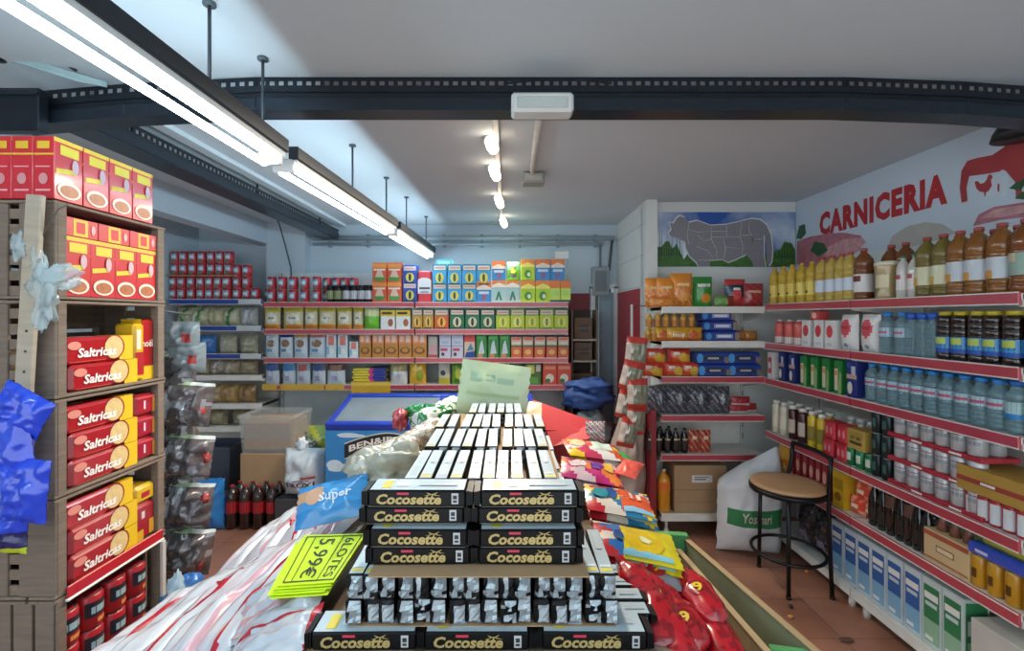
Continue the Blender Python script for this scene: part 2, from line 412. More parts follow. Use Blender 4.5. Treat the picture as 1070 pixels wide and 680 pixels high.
mb = MB(); q = P(1066, 132, 2.35); mb.lathe([(.11, -.06), (.1, -.02), (.05, .07), (.03, .08)], mat('14171b', rough=.4), 16, q); mb.tube([q+Vector((0, 0, .05)), (q.x+.05, q.y, ZC)], .012, mat('14171b')); mb.tube([q, (XR, q.y, q.z+.03)], .012, mat('14171b'))
setp(obj('pendant_shade', mb), 'black conical lamp shade hanging beside the red cow on the banner', 'lamp shade')

# ---------------------------------------------------------------- lamps
tube_m = mat('d6f1ff', emit=TUBE, name='fluorescent_tube'); 
def luminaire(y0, x0, y1, x1, z, label, rods):
    a, b = Vector((x0, y0, z)), Vector((x1, y1, z)); L = (b-a).length; ang = math.atan2(b.y-a.y, b.x-a.x)-PI/2
    M = Matrix.Identity(4)
    body = MB(); wm = mat('dfe8ea', rough=.35); dk = mat('27333d', rough=.4, metal=.3)
    body.box((.036, L/2, .07), (.048, L, .06), dk, .004)
    r = bpy.data.objects.new('fluorescent_lamp', body.mesh('fluorescent_lamp')); C.objects.link(r); r.location = a; r.rotation_euler = (0, 0, ang)
    setp(r, label, 'ceiling lamp', 'row of hanging fluorescent lamps')
    rf = MB(); rf.box((.022, L/2, .036), (.05, L-.02, .008), wm, .002); rf.box((.045, L/2, .03), (.005, L-.02, .02), wm); obj('reflector', rf, r)
    for dx, dz in ((-.036, -.014), (.006, .012)):
        t = MB(); t.tube([(dx, .03, dz), (dx, L-.03, dz)], .0145, tube_m, 10); obj('lamp_tube', t, r)
    for yy in (.015, L-.015):
        e = MB(); e.box((-.018, yy, .012), (.1, .03, .06), wm, .005); obj('end_cap', e, r)
    for yy in rods:
        e = MB(); e.tube([(.01, yy, .09), (.01, yy, ZC-z-.004)], .006, mat('3a464e', rough=.4), 6); e.lathe([(.022, ZC-z-.012), (.022, ZC-z-.001)], mat('55626a'), 10, (.01, yy, 0)); obj('hanger_rod', e, r)
ZL = CH+.7
luminaire(-1.0, -1.14, .5, -1.095, ZL, 'nearest twin-tube fluorescent lamp of the row, over the viewer', (.3, 1.2))
luminaire(.62, -1.065, 2.12, -1.045, ZL, 'twin-tube fluorescent lamp hanging in front of the black steel beam', (1.02, 1.37))
luminaire(2.2, -1.04, 3.86, -.955, ZL, 'twin-tube fluorescent lamp hanging just behind the black steel beam', (.8, 1.5))
luminaire(3.93, -.95, 5.42, -.885, ZL, 'farthest twin-tube fluorescent lamp ending near the back shelving', (.37, 1.2))
luminaire(-1.3, 1.15, .2, 1.15, ZL, 'added unseen twin-tube fill lamp over the right aisle behind the viewer', (.3, 1.2))  # fill lamp added out of view to brighten the ceiling and right shelves
# track with spots
tr = MB(); tr.box((-.065, 3.9, ZC-.014), (.035, 3.2, .026), mat('c7c9c6', rough=.4), .003)
setp(obj('light_track', tr), 'slim white lighting track fixed along the middle of the ceiling', 'light track')
spot_e = mat('ffe9cc', emit=SPOT, name='spot_lamp_glass')
def spot(px, py, Y, ln, label):
    q = P(px, py, Y); r = bpy.data.objects.new('track_spotlight', None); C.objects.link(r); r.location = (q.x, Y, q.z); setp(r, label, 'spotlight', 'spotlights on the ceiling track')
    wm = mat('c9ccca', rough=.35)
    st = MB(); st.tube([(0, 0, .02), (0, .01, ZC-q.z-.03)], .008, wm); st.box((0, .01, ZC-q.z-.035), (.03, .09, .018), wm, .003); obj('stem', st, r)
    M = Matrix.Rotation(math.radians(-38), 4, 'X') @ Matrix.Rotation(math.radians(-14), 4, 'Y')
    hd = MB(); hd.lathe([(.02, ln*.55), (.036, ln*.45), (.04, 0), (.036, -.005)], wm, 14, M=M); obj('spot_head', hd, r)
    gl = MB(); gl.lathe([(.034, -.006), (.037, -ln*.5), (.03, -ln*.85), (.001, -ln*.9)], spot_e, 14, M=M); obj('glowing_shade', gl, r)
    ld = bpy.data.lights.new('spot_light', 'SPOT'); ld.energy = SPW; ld.spot_size = 2.4; ld.spot_blend = .8; ld.color = (1, .83, .66); ld.shadow_soft_size = .06
    lo = bpy.data.objects.new('spot_light', ld); C.objects.link(lo); lo.parent = r; lo.location = M @ Vector((0, 0, -ln*.9-.03)); lo.rotation_euler = (-.25, .3, 0)
spot(512, 147, 2.86, .12, 'track spotlight nearest the black beam')
spot(515, 175, 3.4, .15, 'second track spotlight counted from the black beam')
spot(520, 206, 4.25, .15, 'third track spotlight counted from the black beam')
spot(525, 229, 5.15, .13, 'farthest track spotlight close to the back wall')
# emergency light on the beam with its conduit
mb = MB(); q = P(566, 112, 2.08); wm = mat('cfd3d0', rough=.4)
mb.box((q.x, 2.07, q.z), (.27, .1, .085), wm, .012); mb.box((q.x, 2.018, q.z-.005), (.22, .008, .05), mat('b8bfbc', rough=.25), .004); mb.box((q.x, 2.08, q.z+.035), (.24, .07, .02), mat('b0b6b4'), .004)
setp(obj('emergency_light', mb), 'white emergency light box fixed on the crossing black beam', 'emergency light')
mb = MB(); x0 = PX(563, 2.5); mb.tube([(x0, 2.35, ZC-.02), (x0+.02, 3.52, ZC-.02)], .02, mat('d6d4cc', rough=.5)); mb.tube([(x0, 2.36, ZC-.02), (x0, 2.2, CH+.96)], .018, mat('d6d4cc', rough=.5))
setp(obj('conduit_pipe', mb), 'white conduit running on the ceiling from the emergency light', 'conduit')
mb = MB(); mb.box((x0+.03, 3.6, ZC-.045), (.17, .13, .085), mat('8f918d', rough=.5), .008); mb.box((x0+.03, 3.53, ZC-.045), (.13, .012, .055), mat('a5a7a2', rough=.5), .004)
setp(obj('sensor_box', mb), 'small grey box on the ceiling at the end of the white conduit', 'sensor')

# ---------------------------------------------------------------- butcher's banner and poster
bl = MB(); z0, z1 = 2.42, 3.015
bl.box((XR-.003, 3.4, (z0+z1)/2), (.004, 2.19, z1-z0), mat('c9d6e2', rough=.4, var=.06, scale=3, name='banner_vinyl'))
bl.box((XR-.003, 1.3, (z0+z1)/2), (.004, 2.0, z1-z0), mat('c9d6e2', rough=.4, var=.06, scale=3, name='banner_vinyl'))
ban = setp(obj('wall_banner', bl), 'pale butcher banner with red lettering and animals on the right wall', 'banner')
xw = XR-.0065; R_, U_, N_ = Vector((0, -1, 0)), Vector((0, 0, 1)), Vector((-1, 0, 0))
def wy(px): return F*XR/(px-CX)
def wp(px, py): Y = wy(px); return (-Y, CH-(py-CY)/F*Y)          # wall coords: right = toward camera
t = MB(); t.text('CARNICERIA', (xw, (wy(857)+wy(991))/2, CH+.8125), R_, U_, .205, mat('b5262c', rough=.4), wy(857)-wy(991), bold=.058); o = obj('red_lettering', t, ban); o['label'] = 'heavy red capital lettering'
def wpoly(pts, m, e=0., mbx=None):
    mbx.prism([wp(*p) for p in pts], (xw-e, 0, 0), R_, U_, N_, .0008, m)
red = mat('a8383c', rough=.4)
t = MB(); wpoly([(1006, 212), (1004, 196), (1006, 178), (1012, 168), (1022, 165), (1038, 162), (1050, 154), (1058, 147), (1064, 146), (1076, 150), (1092, 152), (1098, 158), (1094, 166), (1080, 170), (1074, 176), (1070, 190), (1068, 208), (1063, 208), (1062, 190), (1052, 178), (1030, 182), (1014, 184), (1011, 196), (1012, 210)], red, 0, t); o = obj('cow_silhouette', t, ban); o['label'] = 'red cow silhouette'
t = MB(); wpoly([(1014, 207), (1013, 197), (1018, 191), (1030, 188), (1041, 183), (1049, 177), (1053, 179), (1056, 186), (1053, 206), (1049, 206), (1047, 199), (1040, 205), (1026, 206), (1019, 199), (1017, 207)], mat('cdd8e2'), .001, t); o = obj('pig_silhouette', t, ban); o['label'] = 'white pig silhouette inside the cow'
t = MB(); wpoly([(1020, 190), (1023, 189), (1026, 192), (1030, 191), (1033, 187), (1034, 183), (1037, 182), (1039, 185), (1037, 188), (1038, 194), (1035, 199), (1032, 201), (1031, 205), (1030, 205), (1030, 201), (1025, 200), (1022, 197)], red, .002, t); wpoly([(1044, 192), (1046, 192), (1046, 200), (1044, 200)], red, .002, t); o = obj('hen_silhouette', t, ban); o['label'] = 'small red hen silhouette'
meat = mat('b4707c', rough=.45, var=.55, scale=16, name='printed_meat'); meat2 = mat('cf9a9c', rough=.45, var=.45, scale=24, name='printed_pale_meat')
t = MB(); wpoly([(833, 276), (834, 252), (848, 247), (866, 244), (882, 243), (900, 246), (905, 252), (898, 262), (880, 270), (862, 277), (846, 280)], meat, 0, t); wpoly([(862, 268), (866, 258), (882, 250), (902, 248), (906, 253), (896, 262), (878, 268)], meat2, .001, t)
o = obj('printed_meat', t, ban); o['label'] = 'pink printed cut of meat below the lettering'; t = MB()
wpoly([(1018, 236), (1024, 224), (1040, 216), (1060, 213), (1080, 210), (1110, 206), (1112, 222), (1080, 226), (1046, 230)], meat, 0, t); wpoly([(1026, 228), (1040, 219), (1058, 216), (1074, 214), (1072, 222), (1046, 227)], meat2, .001, t)
o = obj('printed_meat', t, ban); o['label'] = 'pink printed cut of meat below the cow'
lf = mat('2f5a36', rough=.5, var=.4, scale=30)
for pl in ([(833, 249), (836, 236), (842, 234), (843, 244), (838, 250)], [(848, 262), (852, 252), (862, 254), (866, 262), (856, 268)], [(1056, 197), (1064, 190), (1074, 191), (1068, 199)], [(1066, 191), (1074, 184), (1084, 185), (1078, 193)], [(1062, 207), (1070, 200), (1080, 201), (1074, 209)]):
    t = MB(); wpoly(pl, lf, .002, t); obj('printed_herb', t, ban)
t = MB(); wpoly([(926, 263), (934, 246), (950, 236), (968, 232), (986, 234), (1000, 243), (980, 251), (950, 259)], mat('b9b3ac', rough=.45, var=.1), 0, t); obj('printed_dish', t, ban)

pxm = lambda px, py: (PX(px, YR), PZ(py, YR))
def sky_mat():
    m = bpy.data.materials.new('printed_meadow_sky'); m.use_nodes = True; nt = m.node_tree; b = nt.nodes['Principled BSDF']; b.inputs['Roughness'].default_value = .35
    tc = nt.nodes.new('ShaderNodeTexCoord'); nz = nt.nodes.new('ShaderNodeTexNoise'); nz.inputs['Scale'].default_value = 1.7; nz.inputs['Detail'].default_value = 4
    rp = nt.nodes.new('ShaderNodeValToRGB'); e = rp.color_ramp.elements; e[0].position = .36; e[0].color = (*lin('2f5aa8'), 1); e[1].position = .62; e[1].color = (*lin('d4e2ea'), 1)
    nt.links.new(tc.outputs['Object'], nz.inputs['Vector']); nt.links.new(nz.outputs['Fac'], rp.inputs['Fac']); nt.links.new(rp.outputs['Color'], b.inputs['Base Color']); return m
x0, zt = pxm(675, 222); x1, zb = pxm(830, 279)
mb = MB(); mb.box(((x0+x1)/2, YR-.006, (zt+zb)/2), (x1-x0, .012, zt-zb), sky_mat()); pos = setp(obj('butcher_poster', mb), 'wide poster of a grey cow chart on blue sky above the snack shelves', 'poster')
def pp(m, polys, e, name, lab=None):
    t = MB()
    for poly in polys: t.prism([pxm(*p) for p in poly], (0, YR-.0125-e, 0), (1, 0, 0), (0, 0, 1), (0, -1, 0), .0008, m)
    o = obj(name, t, pos)
    if lab: o['label'] = lab
gr = mat('3d6a2c', rough=.5, var=.7, scale=26, name='printed_grass'); drk = mat('1d3320', rough=.5, var=.6, scale=30)
rnd = random.Random(3)
top = []
for i in range(41): top.append((675.2+i*3.865, (266 if 708 < 675+i*3.87 < 808 else 257)+rnd.uniform(-5, 5)))
pp(gr, [[(675.2, 278.8)]+top[::1]+[(829.8, 278.8)]], 0, 'printed_grass', 'green printed grass')
tw = []
for i in range(16):
    x = 676+i*2.4; h = rnd.uniform(12, 32); tw.append([(x, 268), (x+rnd.uniform(-2, 2), 268-h), (x+.9, 268)])
for i in range(8):
    x = 806+i*3; h = rnd.uniform(8, 20); tw.append([(x, 270), (x+rnd.uniform(-2, 2), 270-h), (x+1.2, 270)])
pp(drk, tw[:16], .001, 'printed_twigs', 'dark printed twigs before the cow'); pp(drk, tw[16:], .001, 'printed_twigs', 'dark printed twigs behind the cow')
cow = [(699, 233), (703, 234), (706, 229), (710, 226), (715, 228), (719, 233), (728, 231), (742, 236), (758, 235), (772, 232), (783, 229), (793, 230), (800, 236), (804, 246), (806, 260), (805, 273), (802, 278), (800, 276), (800, 262), (799, 250), (797, 245), (797, 268), (799, 278.5), (786, 278.5), (784, 272), (778, 266), (768, 271), (760, 274), (753, 271), (741, 272), (741, 278.5), (729, 278.5), (727, 274), (720, 268), (716, 260), (715, 253), (707, 249), (700, 247), (698, 244), (701, 240)]
cx_, cy_ = 750, 255
pp(mat('d6dad8', rough=.4), [[((x-cx_)*1.014+cx_+(.3 if x > cx_ else -.3), min(278.7, (y-cy_)*1.05+cy_)) for x, y in cow]], .002, 'printed_outline', 'white outline of the cow')
pp(mat('85838a', rough=.45, var=.35, scale=60), [cow], .003, 'printed_cow', 'grey speckled cow figure')
t = MB(); lm = mat('b9bcbf', rough=.4)
for ln in [[(719, 234), (717, 246), (719, 256)], [(742, 237), (742, 250), (748, 262), (748, 270)], [(758, 236), (758, 248)], [(774, 233), (772, 246), (775, 258), (774, 266)], [(742, 248), (772, 248)], [(743, 242), (758, 242)], [(728, 246), (735, 252), (742, 250)], [(719, 240), (728, 243), (741, 242)], [(755, 249), (757, 260), (755, 270)], [(757, 258), (774, 260)], [(783, 230), (781, 240), (786, 250), (783, 258)], [(786, 250), (797, 250)], [(774, 246), (784, 246)], [(727, 258), (738, 262), (744, 270)], [(729, 272), (741, 272)]]:
    t.tube([(pxm(*p)[0], YR-.0172, pxm(*p)[1]) for p in ln], .0035, lm, 4)
obj('printed_cut_lines', t, pos); pos.location.y = -.004
# ---------------------------------------------------------------- shelving
shw = mat('d8d8d2', rough=.45, name='white_shelf_steel'); stripr = mat('b23e4a', rough=.28, coat=.5, name='dark_red_price_strip'); stripw = mat('dcdcd6', rough=.35, name='white_price_strip')
stripb = mat('1f3f9a', rough=.3, coat=.3, name='blue_price_strip'); upm = mat('c9cac4', rough=.45)
def unit(name, label, width, depth, tops, strips, back_z=(0, 2.1), M=None, tray=.03, sides=(True, True), feet=True, backm=None, group=None, striph=.058):
    """local: x along the front 0..width, front edge at y=0, back at y=depth"""
    r = bpy.data.objects.new(name, None); C.objects.link(r); r.matrix_world = M; setp(r, label, 'shelving unit', group)
    b = MB(); b.box((width/2, depth-.012, (back_z[0]+back_z[1])/2), (width-.004, .02, back_z[1]-back_z[0]), backm or shw); obj('back_panel', b, r)
    for x in (.0, width):
        u = MB(); x_ = min(max(x, .016), width-.016); u.box((x_, depth-.035, back_z[1]/2), (.03, .025, back_z[1]), upm)
        for i in range(int(back_z[1]/.1)): u.box((x_, depth-.0485, .1+i*.1), (.008, .002, .045), mat('4c4f50', rough=.6))
        obj('upright', u, r)
    for zt, st in zip(tops, strips):
        s = MB(); s.box((width/2, depth/2-.02, zt-tray/2), (width-.008, depth-.045, tray), shw, .002)
        for k, on in enumerate(sides):
            x = (.012 if k == 0 else width-.012)
            if on: s.add([(x+dx, y, z) for dx in (-.008, .008) for (y, z) in ((.01, zt-.002), (depth-.05, zt-.002), (depth-.05, zt-.13), (.01, zt-.06))],
                         [(0, 3, 2, 1), (4, 5, 6, 7), (0, 1, 5, 4), (1, 2, 6, 5), (2, 3, 7, 6), (3, 0, 4, 7)], shw)
        so = obj('shelf', s, r)
        p = MB(); p.box((width/2, -.004, zt-striph/2+.006), (width-.006, .016, striph), st, .003); p.box((width/2, -.0125, zt+.003), (width-.006, .003, .006), shw)
        p.box((width/2, -.0125, zt-striph+.009), (width-.006, .003, .006), shw); obj('price_strip', p, so)
    if feet:
        for x in (.06, width-.06):
            for y_ in (.05, depth-.06): f = MB(); f.lathe([(.022, 0), (.022, .05), (.012, .06), (.012, tops[-1]-tray)], mat('e0ded6', rough=.4), 10, (x, y_, 0)); obj('foot', f, r)
    return r
# right wall: two bays facing -x
RX = 2.25; RT = [2.025, 1.695, 1.39, .935, .612, .15]
Rm = lambda y: Matrix.Translation((RX, y, 0)) @ Matrix.Rotation(-PI/2, 4, 'Z')
unit('wall_shelving', 'red-edged bay of the right wall shelving next to the back corner', 1.01, XR-RX-.02, RT, [stripr]*5+[stripw], (0.02, 2.3), Rm(4.075), group=None)
unit('wall_shelving', 'red-edged bay of the right wall shelving at the juice bottle end', 1.01, XR-RX-.02, RT, [stripr]*5+[stripw], (0.02, 2.3), Rm(3.06))
# rear block: one bay facing the camera
RB = [2.005, 1.705, 1.397, 1.064, .722, .2]; RBY = 4.08
unit('snack_shelving', 'shelving bay under the cow poster with chips and snacks', .9, .4, RB, [stripw, stripw, stripr, stripr, stripr, stripw], (.02, 2.26), Matrix.Translation((1.34, RBY, 0)))
# back wall: two bays
BT = [2.074, 1.783, 1.476, 1.186]; BY = 5.05
unit('back_shelving', 'red-edged shelving bay on the back wall above the ice cream freezer', 1.62, .42, BT, [stripr]*4, (.3, 2.43), Matrix.Translation((-2.62, BY, 0)), backm=mat('ccd6d8', rough=.5), feet=False)
unit('back_shelving', 'red-edged shelving bay on the back wall with tea boxes, nearest the door', 1.65, .42, BT, [stripr]*4, (.3, 2.12), Matrix.Translation((-.99, BY, 0)), backm=mat('b9bfc0', rough=.5), feet=False)
# blue-edged bay
LT = [2.105, 1.82, 1.52, 1.29, .985, .74]
unit('blue_shelving', 'blue-edged shelving bay in the far corner behind the crates', 1.0, .42, LT, [stripb, stripb, stripb, stripw, stripw, stripw], (.02, 2.12), Matrix.Translation((-3.63, BY-.01, 0)), feet=False)
blu = [o for o in C.objects if o.name.startswith('blue_shelving')][0]
for z_, w_ in ((LT[0], .24), (LT[1], .26), (LT[2], .22)):
    h_ = MB(); h_.box((.99-w_/2, -.016, z_-.023), (w_, .008, .05), mat('c4ccd0', rough=.3, coat=.4), .002); obj('label_holder', h_, blu)

# ================================================================ RIGHT WALL PRODUCTS
def rwp(kind, px, shelf, label, group=None, row=0, dx=.05, z=None, tw=0):
    Y = F*(RX+.03)/(px-CX)
    return kind.put((RX+.012+dx+row, Y, (RT[shelf] if z is None else z)+.001), label, -PI/2+tw, group)
white = mat('e6e6e2', rough=.4); blk = mat('17181c', rough=.3)
oilY = mat('d9b32e', rough=.08, alpha=.8, coat=.6, var=.1, name='sunflower_oil'); oilL = mat('cfae4a', rough=.08, alpha=.8, coat=.6, name='pale_oil')
amber = mat('7d4519', rough=.08, alpha=.9, coat=.7, var=.2, name='amber_juice'); amber2 = mat('8f5a22', rough=.08, alpha=.88, coat=.7, var=.2, name='orange_juice_drink'); amberg = mat('7c6a28', rough=.08, alpha=.85, coat=.6, name='green_gold_juice')
water = mat('7fa3ac', rough=.06, alpha=.5, coat=.8, var=.1, name='water_in_plastic'); capb = mat('2a86d8', rough=.35); capred = mat('a5474a', rough=.4)
CORN = 'from the back corner, top right-wall shelf'
ko = bottle('oil_bottle', 'oil bottle', .043, .315, oilY, mat('c7a52b'), mat('e8d060', rough=.4), neck=.28, lab=(.2, .52), band=[(-.25, .25, .24, .3, mat('3a2a18'))])
for i, px in enumerate([804, 813, 822, 832, 842]): rwp(ko, px+2, 0, f'{ORD[i]} yellow oil bottle with yellow label, {CORN}', 'yellow oil bottles')
ko2 = bottle('oil_bottle', 'oil bottle', .047, .33, oilL, mat('b8413c'), mat('cfdae6', rough=.4), neck=.25, lab=(.22, .48), lab_arc=2.0)
for i, px in enumerate([857, 867, 877, 886]): rwp(ko2, px-2, 0, f'{ORD[i]} pale gold bottle with white label, {CORN}', 'pale gold bottles')
kj0 = bottle('juice_bottle', 'juice bottle', .055, .34, amber, capred, mat('e2dedb', rough=.4), neck=.28, lab=(.16, .5), lab_arc=2.4, band=[(-.8, .6, .36, .47, mat('6d1c24'))])
rwp(kj0, 896, 0, 'amber juice bottle with white and maroon label on the top shelf', None, dx=.06)
kj1 = bottle('juice_bottle', 'juice bottle', .055, .35, amber, capred, None, neck=.28)
for i, px in enumerate([905, 919]): rwp(kj1, px, 0, f'{ORD[i]} unlabelled amber juice bottle behind the tan jar on the top shelf', None, row=.09, dx=.09)
j = MB(); j.lathe([(.05, 0), (.055, .02), (.045, .06), (.05, .12), (.062, .2), (.06, .21)], mat('b39a6a', rough=.3, coat=.5), 16)
jc = MB(); jc.lathe([(.064, .205), (.064, .225), (.055, .23)], mat('d8d2b8', rough=.4), 16); jl = MB(); jl.arcpatch(.054, -PI/2-1.1, -PI/2+1.1, .07, .15, mat('ddd0a8'), 10)
rwp(Kind('tan_jar', 'jar', j, [('jar_lid', jc), ('jar_label', jl)]), 921, 0, 'tan waisted jar with pale lid on the top shelf of the right wall')
km = bottle('milk_bottle', 'milk bottle', .034, .25, mat('cfcac2', rough=.2, coat=.5), mat('2f7f4c', rough=.35), mat('e8e0dc'), neck=.35, lab=(.2, .55), ribs=False, band=[(-.5, .5, .45, .55, mat('b5484a'))])
for i, px in enumerate([938, 950]): rwp(km, px, 0, ['milky bottle with green cap beside the tan jar', 'milky bottle with green cap beside the large juice bottles'][i])
kg = bottle('juice_bottle', 'juice bottle', .054, .335, amberg, capred, mat('d5d3b0', rough=.4), neck=.3, lab=(.2, .5), lab_arc=2.2, band=[(-.9, 0, .2, .33, mat('d8a63a'))])
ka = bottle('juice_bottle', 'juice bottle', .055, .335, amber2, capred, mat('c6cdd2', rough=.4), neck=.3, lab=(.22, .52), lab_arc=2.2, band=[(-.9, .1, .22, .34, mat('d79a4a'))])
kb = bottle('juice_bottle', 'juice bottle', .056, .335, amber, mat('a85560'), mat('8fa79a', rough=.4), neck=.3, lab=(.24, .54), lab_arc=1.9, band=[(-.7, .1, .42, .54, mat('cbbf9a'))])
for i, px in enumerate([960, 977]): rwp(kg, px, 0, f'{ORD[i]} greenish gold juice bottle right after the milky bottles', 'greenish gold juice bottles', dx=.065)
for i, px in enumerate([994, 1013, 1037]): rwp(ka, px, 0, f'{ORD[i]} large amber juice bottle with white label, {CORN}', 'large amber juice bottles', dx=.065)
rwp(kb, 1062, 0, 'large amber juice bottle with grey-green label at the near end', None, dx=.065)
for i, px in enumerate([968, 984, 1003, 1026, 1050]): rwp(ka, px, 0, f'{ORD[i]} amber juice bottle of the second row behind the large ones', 'second row juice bottles', row=.13, dx=.065)
# shelf 2
S2 = 'second right-wall shelf'
ky = bottle('yogurt_bottle', 'yogurt bottle', .044, .2, mat('d8645c', rough=.35), mat('e4ddd8'), mat('e0e0d8'), neck=.2, lab=(.04, .3), ribs=False, capr=.024)
for i, px in enumerate([812, 822, 832]): rwp(ky, px, 1, f'{ORD[i]} red yogurt bottle with white foot from the back corner, {S2}', 'red yogurt bottles')
f1 = {'f': [('r', 0, 0, 1, .5, white), ('e', .5, .6, .34, .22, mat('d8484c')), ('r', .2, .1, .8, .2, mat('cfd0d0'))], 't': [('r', .1, .1, .9, .9, white)]}
kc = carton('milk_carton', 'carton', .095, .08, .2, mat('e2e0dc'), f1)
for i, px in enumerate([843, 856, 868]): rwp(kc, px, 1, f'{ORD[i]} white carton with red disc from the back corner, {S2}', 'white red-disc cartons')
kc2 = carton('red_carton', 'carton', .085, .08, .065, mat('c9484a'), {'f': [('e', .5, .5, .3, .35, mat('e8c8a8'))]})
rwp(kc2, 852, 1, 'small red carton lying on top of the white cartons', None, z=RT[1]+.202)
fl = lambda u, v: mat('d5545c', rough=.5) if (abs((u-.5)/.32)**2+abs((v-.62)/.24)**2) < 1 else mat('e4e0db', rough=.55)
kf = bag('flour_bag', 'flour bag', .15, .24, .08, fl, mat('e4e0db', rough=.55), wr=.1, crimp=.02, decals=[('r', .25, .6, .75, .68, mat('c0343c')), ('e', .5, .15, .12, .05, mat('7a8fa0'))])
rwp(kf, 884, 1, f'white flour bag with red disc nearer the cartons, {S2}'); rwp(kf, 906, 1, f'white flour bag with red disc beside the water, {S2}')
kw = bottle('water_bottle', 'water bottle', .043, .25, water, capb, mat('a8c4d4', rough=.3), neck=.28, lab=(.42, .64), capr=.026, caph=.09, band=[(-.8, .8, .5, .55, mat('c05a68'))])
for i, px in enumerate([922, 938]): rwp(kw, px, 1, f'{["first","second"][i]} labelled water bottle after the flour bags, {S2}')
kwb = bottle('water_bottle', 'water bottle', .038, .245, water, mat('2a5fc0', rough=.3), None, neck=.3, capr=.03, caph=.14)
for i, px in enumerate([948, 959, 970]): rwp(kwb, px, 1, f'{ORD[i]} blue-capped bottle of the film-wrapped three, {S2}', 'film wrapped water bottles')
kd = bottle('malt_bottle', 'dark bottle', .043, .252, mat('22130f', rough=.08, coat=.7, var=.2), mat('c9b52c', rough=.35), mat('3f8fc8', rough=.3), neck=.12, lab=(.16, .48), capr=.033, caph=.08, ribs=True,
            band=[(-1.4, 1.4, .16, .24, mat('1f4fa8')), (-.6, .7, .33, .46, mat('b8c85a'))])
for i, px in enumerate([983, 999, 1017, 1033, 1054, 1080]): rwp(kd, px, 1, f'{ORD[i]} dark malt bottle with yellow cap, from the water bottles, {S2}', 'dark malt bottles')
# shelf 3
S3 = 'third right-wall shelf'
rwp(carton('milk_carton', 'carton', .075, .09, .225, mat('e0dcd8'), {'f': [('r', .15, .2, .85, .8, mat('d25058')), ('e', .5, .5, .25, .14, white)], 'l': [('r', .2, .2, .8, .8, mat('d25058'))]}), 806, 2, 'white carton with red panel at the corner end of the third shelf')
fb = {'f': [('r', 0, .5, 1, .62, mat('c8a890')), ('e', .35, .25, .25, .17, mat('e0dcc8')), ('r', .5, .62, .9, .85, mat('c8ccd8')), ('r', .1, .8, .5, .95, mat('2a4aa0'))], 'l': [('r', 0, .5, 1, .62, mat('c8a890')), ('e', .5, .25, .25, .17, mat('e0dcc8'))]}
kn = carton('navy_carton', 'carton', .075, .075, .235, mat('22306f'), fb)
for i, px in enumerate([817, 828]): rwp(kn, px, 2, f'{["first","second"][i]} navy carton from the back corner, {S3}')
fg = {'f': [('r', .1, .1, .55, .75, mat('d8cdb0')), ('r', .15, .55, .5, .7, mat('d88a4a')), ('p', [(.6, 0), (1, 0), (1, .6), (.75, .7)], mat('8fae6a'))], 'l': [('r', .2, .1, .8, .75, mat('d8cdb0'))]}
kgc = carton('green_carton', 'carton', .075, .075, .23, mat('1f7a34'), fg)
for i, px in enumerate([840, 851, 863, 876]): rwp(kgc, px, 2, f'{ORD[i]} green carton from the back corner, {S3}', 'green cartons')
kn2 = carton('navy_carton', 'carton', .09, .08, .24, mat('232f78'), fb)
rwp(kn2, 891, 2, f'single navy carton between the green cartons and the water bottles')
kw2 = bottle('water_bottle', 'water bottle', .042, .234, water, capb, mat('a9c6d4', rough=.3), neck=.3, lab=(.42, .62), capr=.024, caph=.085, band=[(-1.0, 1.0, .48, .54, mat('b85468'))])
for i, px in enumerate([907, 919, 930, 942, 955, 969, 985, 1002, 1019, 1037]):
    rwp(kw2, px, 2, f'{ORD[i]} clear water bottle with blue cap, from the navy carton, {S3}', 'front row water bottles')
for i, px in enumerate([913, 925, 937, 950, 963, 978, 994, 1012, 1030]):
    rwp(kw2, px, 2, f'{ORD[i]} water bottle of the second row, counted from the navy carton', 'second row water bottles', row=.1)
kw3 = bottle('water_bottle', 'water bottle', .04, .24, water, mat('b8c83a', rough=.35), mat('6fa890', rough=.3), neck=.3, lab=(.3, .6), capr=.026, caph=.1, band=[(-1.2, 1.2, .28, .38, mat('2f7fc0'))])
kw4 = bottle('water_bottle', 'water bottle', .04, .24, water, mat('2468b8', rough=.35), mat('a8c8c8', rough=.3), neck=.3, lab=(.3, .6), capr=.026, caph=.1, band=[(-1.2, 1.2, .28, .38, mat('2f7fc0'))])
rwp(kw4, 1056, 2, 'water bottle with dark blue cap beside the yellow-green capped ones'); rwp(kw3, 1068, 2, 'water bottle with yellow-green cap at the near end of the third shelf', None, row=.1); rwp(kw3, 1078, 2, 'nearest water bottle with yellow-green cap, front row of the third shelf')
# shelf 4
S4 = 'fourth right-wall shelf'
ks = lambda col, nm, cap='e0ded8': bottle(nm, 'sauce bottle', .036, .27, mat(col, rough=.3, coat=.3), mat(cap), mat({'e0d8c0': 'e8e2c8', '4a1a1c': 'c8b8a8', 'd8b82a': '8a7a30'}[col]), neck=.16, lab=(.2, .6), ribs=False, capr=.028, caph=.1, lab_arc=1.4)
k1, k2, k3 = ks('e0d8c0', 'mayonnaise_bottle'), ks('4a1a1c', 'chocolate_sauce_bottle'), ks('d8b82a', 'mustard_bottle')
for i, px in enumerate([808, 816]): rwp(k1, px, 3, f'cream sauce bottle, {["first","second"][i]} from the back corner, {S4}')
for i, px in enumerate([825, 835]): rwp(k2, px, 3, f'dark brown sauce bottle with white cap, {["first","second"][i]} from the back corner')
for i, px in enumerate([845, 855]): rwp(k3, px, 3, f'yellow sauce bottle with white cap, {["first","second"][i]} from the back corner')
